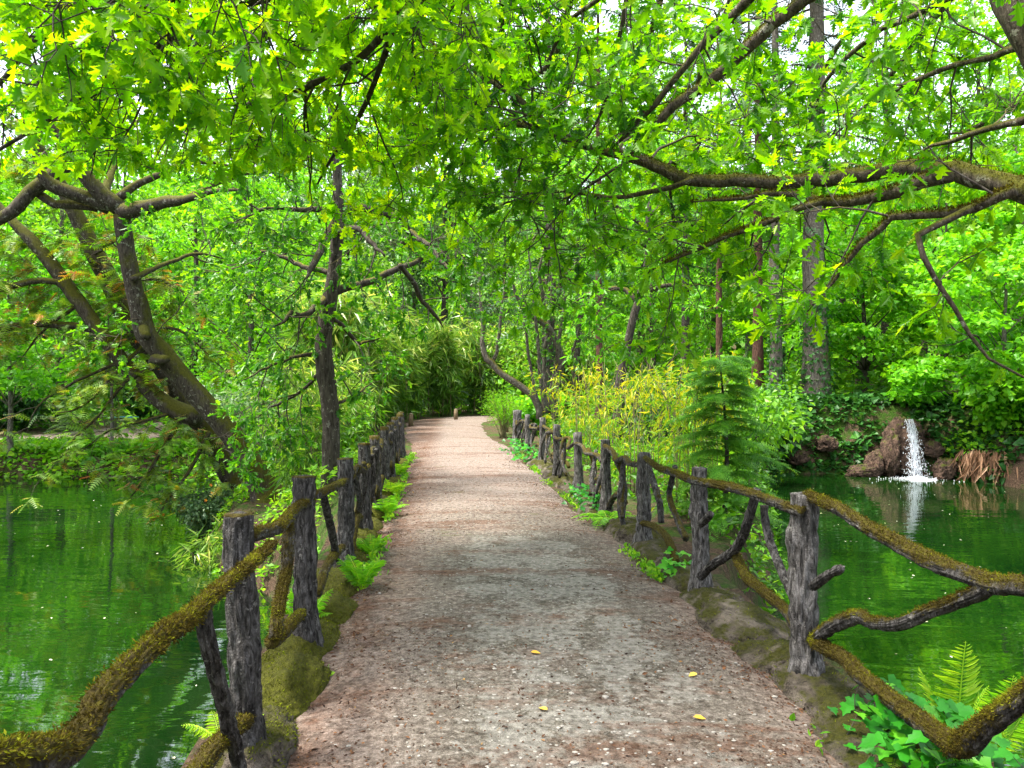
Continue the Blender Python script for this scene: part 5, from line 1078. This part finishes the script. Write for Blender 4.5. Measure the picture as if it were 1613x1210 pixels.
shrub('leafy_shrub', 'loose grey-green shrub behind the leaning cypress foot', 'shrub', (-6.4, 18.2, hz(-6.4, 18.2)), 1.5, 1.5, 2.4, 3600, .12, 'grey', 72, SIMPLE, 16)
shrub('leafy_shrub', 'tall green shrub on the left bank behind the arching bamboo', 'shrub', (-7.2, 22.6, hz(-7.2, 22.6)), 1.8, 1.6, 3.0, 4200, .14, 'mid', 73, SIMPLE, 18)
shrub('leafy_shrub', 'dark evergreen hedge bush behind the sandy path at the far left', 'shrub', (-21, 31.5, hz(-21, 31.5)), 3.2, 1.4, 2.3, 4200, .2, 'dark', 74, SIMPLE, 20)
shrub('leafy_shrub', 'dark evergreen bush behind the sandy path next to the blue bench', 'shrub', (-19, 38.5, hz(-19, 38.5)), 3.0, 1.4, 2.6, 4200, .2, 'dark', 75, SIMPLE, 20)
shrub('leafy_shrub', 'rounded green bush between the sandy path and the leaning cypress', 'shrub', (-11.8, 29.5, hz(-11.8, 29.5)), 2.4, 1.6, 2.6, 4200, .17, 'mid', 76, SIMPLE, 20)

# ------------------------------------------------------------------ bank cover
scatter('bank_herbs', 'low bright green herbs along the far left shore', 'herbs', 10000, (-27, -7, 22.2, 25.6), lambda x, y: (pond_sd(x, y) > -.15) & (pond_sd(x, y) < 2.6) & (fpl_d(x, y) > 2.2), .17, 'herb', 32, PALM, (.0, .26))
scatter('bank_herbs', 'mixed green plants covering the left bank below the leaning trees', 'herbs', 8500, (-8, -1.6, 8.4, 22), lambda x, y: (pond_sd(x, y) > -.1) & (path_d(x, y) > .75) & (n2(x, y, .9, 2, 6) > .42) & (np.hypot(x + 3.9, y - 12.6) > 1.1), .10, 'herb', 33, SIMPLE, (.0, .28))
scatter('bank_herbs', 'green plants covering the right bank behind the right fence', 'herbs', 14000, (1, 9, 6.6, 26), lambda x, y: (pond_sd(x, y) > -.1) & (path_d(x, y) > .75), .11, 'mid', 34, SIMPLE, (.0, .42))
scatter('bank_ivy', 'dark ivy mat hanging over the far bank beside the waterfall', 'ivy', 12000, (6.5, 20, 17.5, 26.2), lambda x, y: (pond_sd(x, y) > .22 - .5 * (n2(x, y, 1.7, 2, 8) - .5)) & (pond_sd(x, y) < 2.8) & (n2(x, y, .9, 2, 4) > .22) & (np.hypot(x - 11.95, y - 23.4) > .45), .19, 'bankivy', 35, PALM, (.02, .22))
scatter('bank_herbs', 'bright fern and bramble growth on the right shore above the dry roots', 'herbs', 6500, (12.8, 22, 14, 23), lambda x, y: (pond_sd(x, y) > .5) & (pond_sd(x, y) < 3), .15, 'herb', 36, PALM, (.05, .6))
rng = np.random.default_rng(37); mb = MB(); n = 2600; t = rng.random(n); A_, B_ = np.array((13.0, 21.9)), np.array((17.2, 17.9)); q = A_ + (B_ - A_) * t[:, None] + rng.normal(0, .16, (n, 2)) + np.array((.25, .25))
leaves(mb, np.column_stack((q, WATER + rng.uniform(.35, .95, n))), unit(np.array((-.35, -.35, -1.)) + rng.normal(0, .3, (n, 3))), unit(np.array((-.6, -.7, .2)) + rng.normal(0, .3, (n, 3))), rng.uniform(.3, .75, n), BLADE, rng, None, .8)
tag(mb.build('dry_roots', M['straw'], None, False), 'fringe of dry straw-brown roots hanging on the right shore', 'roots', kind='stuff')
# ------------------------------------------------------------------ waterfall and rocks
rng = np.random.default_rng(91); FX, FY = 12.0, 22.55; ZT = .46
wf = thing('waterfall', 'thin white waterfall dropping from the far bank into the pond', 'waterfall', loc=(FX, FY, WATER))
mb = MB()
for k in range(26):
    x0 = FX + rng.normal(0, .055); n = 12; z = np.linspace(ZT, WATER, n); t = np.linspace(0, 1, n); sp = rng.normal(0, .10)
    cut0 = 0 if rng.random() < .6 else rng.integers(1, 5); cut1 = n - (0 if rng.random() < .6 else rng.integers(0, 4))
    row = np.column_stack((x0 + sp * t ** 1.3 + .02 * np.sin(t * 9 + k), FY + .5 - .42 * np.sqrt(t + .02) - .08 * t + rng.normal(0, .02, n), z, rng.uniform(.003, .010) * (1 - .4 * t) * rng.uniform(.5, 1.3, n)))[cut0:cut1]
    tube(mb, row, 5, .5)
put(mb, 'water_streams', M['fall'], wf)
mb = MB(); v, f = ICO[1]
for k in range(1100):
    t = rng.random() ** .7; c_ = np.array((FX + rng.normal(0, .07 + .09 * t), FY + .5 - .5 * math.sqrt(t) + rng.normal(0, .05), ZT + (WATER - ZT) * t)); mb.add(c_ + v * (.004 + .009 * rng.random()) * np.array((1, 1, rng.uniform(1, 3))), f)
put(mb, 'droplets', M['fall'], wf, kind='stuff')
mb = MB(); nr, ns = 14, 56; rr = np.linspace(0, 1, nr)[:, None]; th = np.linspace(0, 2 * np.pi, ns, endpoint=False)[None, :]
lobes = 1 + .28 * np.sin(th * 3 + 1) * rr + .16 * np.sin(th * 7) * rr + .1 * np.sin(th * 17 + 2) * rr
xx = FX + .05 + .62 * rr * lobes * np.cos(th); yy = FY - .05 + .5 * rr * lobes * np.sin(th)
zz = WATER + .07 * np.exp(-rr * 5) + .03 * (fbm(np.stack((xx * 9, yy * 9, xx * 0), -1), 3)) * (1 - rr) + .012 * (1 - rr) - .010 * rr ** 3
vv = np.stack((xx, yy, zz), -1).reshape(-1, 3); i = np.arange(nr - 1)[:, None] * ns; j = np.arange(ns)[None, :]; k = (j + 1) % ns
mb.add(vv, None, np.stack((i + j, i + k, i + ns + k, i + ns + j), -1).reshape(-1, 4))
for k in range(420):
    a = rng.uniform(0, 6.28); r_ = abs(rng.normal(0, .45)); mb.add(np.array((FX + 1.3 * r_ * math.cos(a), FY + r_ * math.sin(a), WATER + .01 + .10 * rng.random() * math.exp(-r_ * 3))) + v * rng.uniform(.006, .02), f)
put(mb, 'splash', M['fall'], wf)
def rock(label, p, s, seed, sub=4, mat='rock', name='rock', rz=0):
    q, f = rock_pts(5, seed, .45, 1.9); m = MB(); m.add(q * np.array(s), f); o = m.build(name, M[mat]); o.location = p; o.rotation_euler = (0, 0, rz); return tag(o, label, 'rock')
rock('tall reddish rock face left of the waterfall', (11.55, 23.25, -.7), (.22, .35, .62), 3)
rock('slanting brown rock slab beside the tall reddish rock face', (11.15, 23.45, -.95), (.24, .3, .42), 23)
rock('dark wet boulder behind the waterfall', (12.1, 23.55, -.45), (.55, .4, .95), 5)
rock('brown boulder right of the waterfall at mid height', (12.7, 22.95, -.45), (.26, .24, .24), 7)
rock('dark rock at the waterline right of the waterfall', (12.85, 22.6, -1.05), (.32, .3, .34), 9)
rock('low flat rock at the waterline left of the waterfall', (10.8, 23.4, -1.2), (.5, .35, .24), 11)
rock('pale stone set in the far bank ivy left of the waterfall', (9.9, 24.0, -.35), (.3, .3, .26), 13)
rock('small brown stone low on the far bank under the dark shrub', (8.9, 23.7, -.75), (.3, .3, .24), 15)
rock('broken kerb stone leaning against the right fence beside the ivy sprig', tuple(G(1052, 905)), (.13, .16, .15), 17, 4, 'kerb')
# ------------------------------------------------------------------ path markers and bench
def marker(label, px, py, h):
    p = G(px, py); o = thing('marker_post', label, 'post', 'short wooden posts round the path end', p); m = MB(); tube(m, np.array([(p[0], p[1], -.1, .085), (p[0], p[1], h * .5, .083), (p[0] + .01, p[1], h, .08)]), 12, .5, .04, 9); put(m, 'post_body', M['marker'], o)
    m = MB(); tube(m, np.array([(p[0] + .01, p[1], h + .012, .078), (p[0] + .01, p[1], h + .022, .074)]), 12); put(m, 'cut_top', M['marker_top'], o)
marker('short wooden marker post at the left edge of the path end', 647, 672, .44)
marker('short wooden marker post in front of the bamboo hedge', 718, 663, .46)
marker('short wooden marker post beside the neat bright shrub', 797, 680, .42)
bx = (-17.3, 34.0); bz = hz(*bx); be = thing('bench', 'small blue-topped bench beside the sandy path at the far left', 'bench', loc=(*bx, bz))
def box(mb, c_, s):
    v = np.array([(x, y, z) for z in (-1, 1) for y in (-1, 1) for x in (-1, 1)], float) * np.array(s) / 2 + np.array(c_); mb.add(v, None, [(0, 2, 3, 1), (4, 5, 7, 6), (0, 1, 5, 4), (2, 6, 7, 3), (0, 4, 6, 2), (1, 3, 7, 5)])
for k in range(3): m = MB(); box(m, (bx[0], bx[1] - .14 + .14 * k, bz + .46), (1.1, .12, .05)); put(m, 'plank', M['blue'], be, False)
for s_ in (-1, 1): m = MB(); box(m, (bx[0] + .4 * s_, bx[1], bz + .2), (.08, .34, .47)); put(m, 'leg', M['stake'], be, False)

# ------------------------------------------------------------------ ferns, ivy, litter
fern('fern', 'bright upright fern outside the right fence above the green water', (1.88, 3.22, hz(1.88, 3.22) - .02), 3, .50, 401, 26, 'fern', .10, [(.05, .0, 1.0), (-.28, .05, .72), (.22, -.05, .62)], .24, tone=.9)
fern('fern', 'smaller fern at the right frame edge outside the fence', (2.02, 3.16, hz(2.02, 3.16) - .02), 3, .42, 402, 22, 'fern', .15, [(.12, 0, .9), (.42, .05, .75), (-.15, .1, .5)], .26, tone=.75)
fern('fern', 'low yellowish fern among the ivy at the bottom right corner', (1.52, 3.0, .05), 5, .22, 403, 16, 'fern', .5, None, .26, tone=.85, upness=.6)
fern('fern', 'leafy fern on the left kerb beside the third fence post', (-1.10, 5.55, .02), 9, .42, 404, 20, 'fern', .35, upness=1.9)
fern('fern', 'fern tuft on the left kerb in the middle of the left fence', (-1.42, 8.6, .02), 8, .40, 405, 16, 'fern', .45, tone=.6, upness=1.7)
fern('fern', 'yellowish fern tuft on the left kerb toward the far posts', (-1.62, 10.2, .02), 8, .42, 406, 16, 'fern', .45, tone=.85, upness=1.7)
fern('fern', 'fern at the far end of the left fence', (-2.05, 14.6, .02), 6, .34, 407, 14, 'fern', .5)
fern('fern', 'fern drooping over the right kerb near the fourth fence post', (1.02, 8.15, .05), 8, .46, 408, 16, 'fern', .6, tone=.45, upness=.7)
fern('fern', 'fern under the left fence behind the second post', (-1.30, 4.75, -.02), 8, .42, 409, 18, 'fern', .4, tone=.6, upness=1.6)
fern('fern', 'pale fern at the bottom left under the mossy rail', (-1.36, 2.62, -.02), 7, .30, 410, 18, 'fern', .4, tone=.95)
fern('fern', 'small pale fern left of the nearest left post', (-1.22, 3.2, .0), 5, .28, 411, 16, 'fern', .3, tone=.9)
fern('fern', 'green fern on the far bank left of the waterfall', (10.15, 23.35, hz(10.15, 23.35)), 9, .75, 412, 14, 'fern', .5, tone=.4)
fern('fern', 'large fern clump on the right shore above the dry roots', (15.2, 20.1, hz(15.2, 20.1)), 11, 1.0, 413, 14, 'fern', .5, tone=.5)
fern('fern', 'fern at the right frame edge on the far shore', (14.5, 20.9, hz(14.5, 20.9)), 9, .9, 414, 14, 'fern', .5, tone=.6)
fern('fern', 'broad fern tuft on the left kerb just past the third post', (-1.22, 6.6, .02), 8, .36, 415, 16, 'fern', .4, tone=.5, upness=1.7)
fern('fern', 'fern tuft on the left kerb halfway between middle and far posts', (-1.85, 12.3, .02), 8, .5, 416, 16, 'fern', .45, tone=.7, upness=1.7)
def ivy(label, cells, n, size, seed, stem=True, tone=.5, mat='ivy', lift=.10):
    rng = np.random.default_rng(seed); cx, cy = cells[0][0], cells[0][1]; z0 = hz(cx, cy); root = thing('ivy_plant', label, 'ivy', loc=(cx, cy, z0)); var = []
    for kk in range(6): m = MB(); m.add(*IVY, r=(kk + .5) / 6); var.append(m.mesh('leaf', M[mat]))
    mw = MB()
    for k in range(n):
        x, y, s_, b = cells[k % len(cells)]; x += rng.normal(0, s_); y += rng.normal(0, s_); z = max(hz(x, y), b) + rng.uniform(.01, lift)
        a = rng.uniform(0, 6.28); yv = unit(np.array((math.cos(a), math.sin(a) - .5, rng.uniform(-.5, .15)))); nv = unit(np.array((rng.normal(0, .35), -.45 + rng.normal(0, .35), 1))); xv = unit(np.cross(yv, nv)); zv = np.cross(xv, yv); g = size * rng.uniform(.6, 1.25)
        o = bpy.data.objects.new('leaf', var[int(np.clip(rng.normal(tone, .2), 0, .99) * 6)] if rng.random() > .03 else var[5]); COL.objects.link(o); o.parent = root; p = np.array((x - cx, y - cy, z - z0))
        o.matrix_local = Matrix([(xv[i] * g, yv[i] * g, zv[i] * g, p[i]) for i in range(3)] + [(0, 0, 0, 1)])
        if k % 5 == 0:
            e = np.array((x, y, z)); s0 = np.array((x + rng.normal(0, .05), y + rng.normal(0, .05), z - .12)); tube(mw, np.array([(*s0, .0025), (*((s0 + e) / 2 + rng.normal(0, .01, 3)), .002), (*e, .0015)]), 4, .5, cap=False)
    put(mw, 'vines', M['twig'], root, kind='stuff'); return root
ivy('glossy ivy mass at the bottom right corner against the fence foot', [(1.50, 3.02, .08, .04), (1.58, 3.25, .08, .06), (1.70, 2.9, .08, .04), (1.45, 2.82, .07, .02), (1.78, 3.15, .08, .02), (1.62, 2.72, .07, .05)], 300, .078, 421, lift=.2)
ivy('small light green ivy sprig on the right kerb beside the second post', [(1.27, 5.95, .05, .05), (1.22, 5.8, .04, .02)], 46, .065, 422, tone=.85, lift=.17)
ivy('ivy patch on the right kerb near the middle fence posts', [(1.0, 8.8, .10, .03), (.95, 9.3, .12, .03), (.9, 9.9, .12, .03)], 150, .07, 423, tone=.35, lift=.22)
ivy('ivy patch at the far end of the right fence', [(.35, 14.6, .14, .03), (.25, 15.6, .15, .03), (.12, 16.8, .15, .03)], 170, .09, 424, tone=.45, lift=.28)

def path_surf(x, y):
    d = np.full(np.shape(x), 1e9); hw = np.ones(np.shape(x))
    for i in range(len(PATH) - 1):
        e, t = seg_dist(x, y, PATH[i], PATH[i + 1]); h_ = PHW[i] + t * (PHW[i + 1] - PHW[i]); k = (e - h_) < d; d = np.where(k, e - h_, d); hw = np.where(k, h_, hw)
    u = np.clip(1 + d / hw, 0, 1)
    return np.where(d < 0, H(x, y) + .03 * (1 - u ** 6 * 1.6) + .02 * (1 - u * u) + .02 * (n2(x, y, 2.2, 4, 7) - .5), H(x, y)), d
rng = np.random.default_rng(501); n = 130000; y = 2.4 + rng.random(n) ** 1.6 * 17; x = np.interp(y, PATH[:, 1], PATH[:, 0]) + rng.uniform(-1.45, 1.45, n)
z, pd = path_surf(x, y); dens = np.clip((n2(x * .6, y * 2.2, .9, 4, 12) - .47) * 6, 0, 1) * .32 * (.35 + sm(pd, -1.0, -.3)) + .6 * sm(pd, -.55, -.02) + .03
k = rng.random(n) < dens; x, y, z = x[k][:30000], y[k][:30000], z[k][:30000]; n = len(x); mb = MB()
leaves(mb, np.column_stack((x, y, z + .003)), unit(rng.normal(0, 1, (n, 3)) * (1, 1, .25)), unit(np.array((0, 0, 1.)) + rng.normal(0, .45, (n, 3))), rng.uniform(.007, .026, n) * np.where(rng.random(n) < .05, 1.7, 1), SIMPLE, rng, np.clip(rng.normal(.42, .25, n), 0, 1), .8)
tag(mb.build('leaf_litter', M['litter'], None, False), 'scattered brown leaf litter and bud scales on the path', 'litter', kind='stuff')
n = 6000; y = 2.4 + rng.random(n) ** 1.4 * 9; x = np.interp(y, PATH[:, 1], PATH[:, 0]) + rng.normal(.1, .55, n); z, pd = path_surf(x, y); k = (pd < -.15) & (n2(x, y, 1.6, 3, 2) > .42); x, y, z = x[k][:1600], y[k][:1600], z[k][:1600]; mb = MB(); v, f = ICO[1]
for i in range(len(x)):
    s_ = rng.uniform(.003, .009) * (1.8 if rng.random() < .04 else 1); q = v * (1 + rng.uniform(-.25, .25, (len(v), 1))) * np.array((s_ * rng.uniform(.8, 1.6), s_, s_ * .55)); mb.add(q + np.array((x[i], y[i], z[i] + s_ * .1)), f)
tag(mb.build('pebbles', M['pebble'], None, False), 'small pale pebbles bedded in the near path', 'pebbles', kind='stuff')
for k, (px, py, lab) in enumerate([(836, 1046, 'yellow fallen leaf near the middle of the path'), (862, 1140, 'pale yellow fallen leaf low in the middle of the path'), (1098, 1078, 'orange fallen leaf on the right half of the path'), (1092, 1150, 'thin orange fallen leaf at the lower right of the path'), (1308, 1178, 'bright yellow fallen leaf at the foot of the ivy')]):
    p = G(px, py); zz = float(path_surf(np.array(p[0]), np.array(p[1]))[0]); mb = MB(); p[2] = zz + .012
    leaves(mb, p[None], np.array([(math.cos(k * 2.), math.sin(k * 2.) * .5, .05)]), np.array([(.1, -.2, 1.)]), .055, OVAL, rng, np.array([(k % 3) / 2])); o = tag(mb.build('fallen_leaf', M['yleaf'], None, False), lab, 'leaf', 'yellow leaves fallen on the path')
n = 900; x = rng.uniform(-24, 22, n); y = rng.uniform(3.5, 22, n); k = pond_sd(x, y) < -.2; x, y = x[k], y[k]; n = len(x); mb = MB()
leaves(mb, np.column_stack((x, y, np.full(n, WATER + .006))), unit(rng.normal(0, 1, (n, 3)) * (1, 1, 0)), unit(np.array((0, 0, 1.)) + rng.normal(0, .06, (n, 3))), rng.uniform(.015, .06, n), OVAL, rng)
tag(mb.build('floating_leaves', M['float'], None, False), 'tiny pale leaves and petals floating on the pond', 'leaves', kind='stuff')

# weeds and dead leaves along the foot of both kerbs
for fx, sd_k, lab, n, seed in ((xL, 1, 'tiny weeds sprouting along the foot of the left kerb', 1500, 521), (xR, -1, 'tiny weeds sprouting along the foot of the right kerb', 1100, 522)):
    rng = np.random.default_rng(seed); y = 3 + rng.random(n * 3) ** 1.3 * 13; x = fx(y) + sd_k * (.16 + np.abs(rng.normal(0, .05, n * 3))); k = n2(x, y, 1.3, 2, seed) > .5; x, y = x[k][:n], y[k][:n]; m = len(x); mb = MB()
    leaves(mb, np.column_stack((x, y, path_surf(x, y)[0] + rng.uniform(0, .07, m))), unit(rng.normal(0, .7, (m, 3)) + np.array((0, 0, .7))), unit(rng.normal(0, 1, (m, 3)) + np.array((0, 0, .6))), rng.uniform(.02, .055, m), OVAL, rng)
    tag(mb.build('kerb_weeds', M['herb'], None, False), lab, 'weeds', kind='stuff')
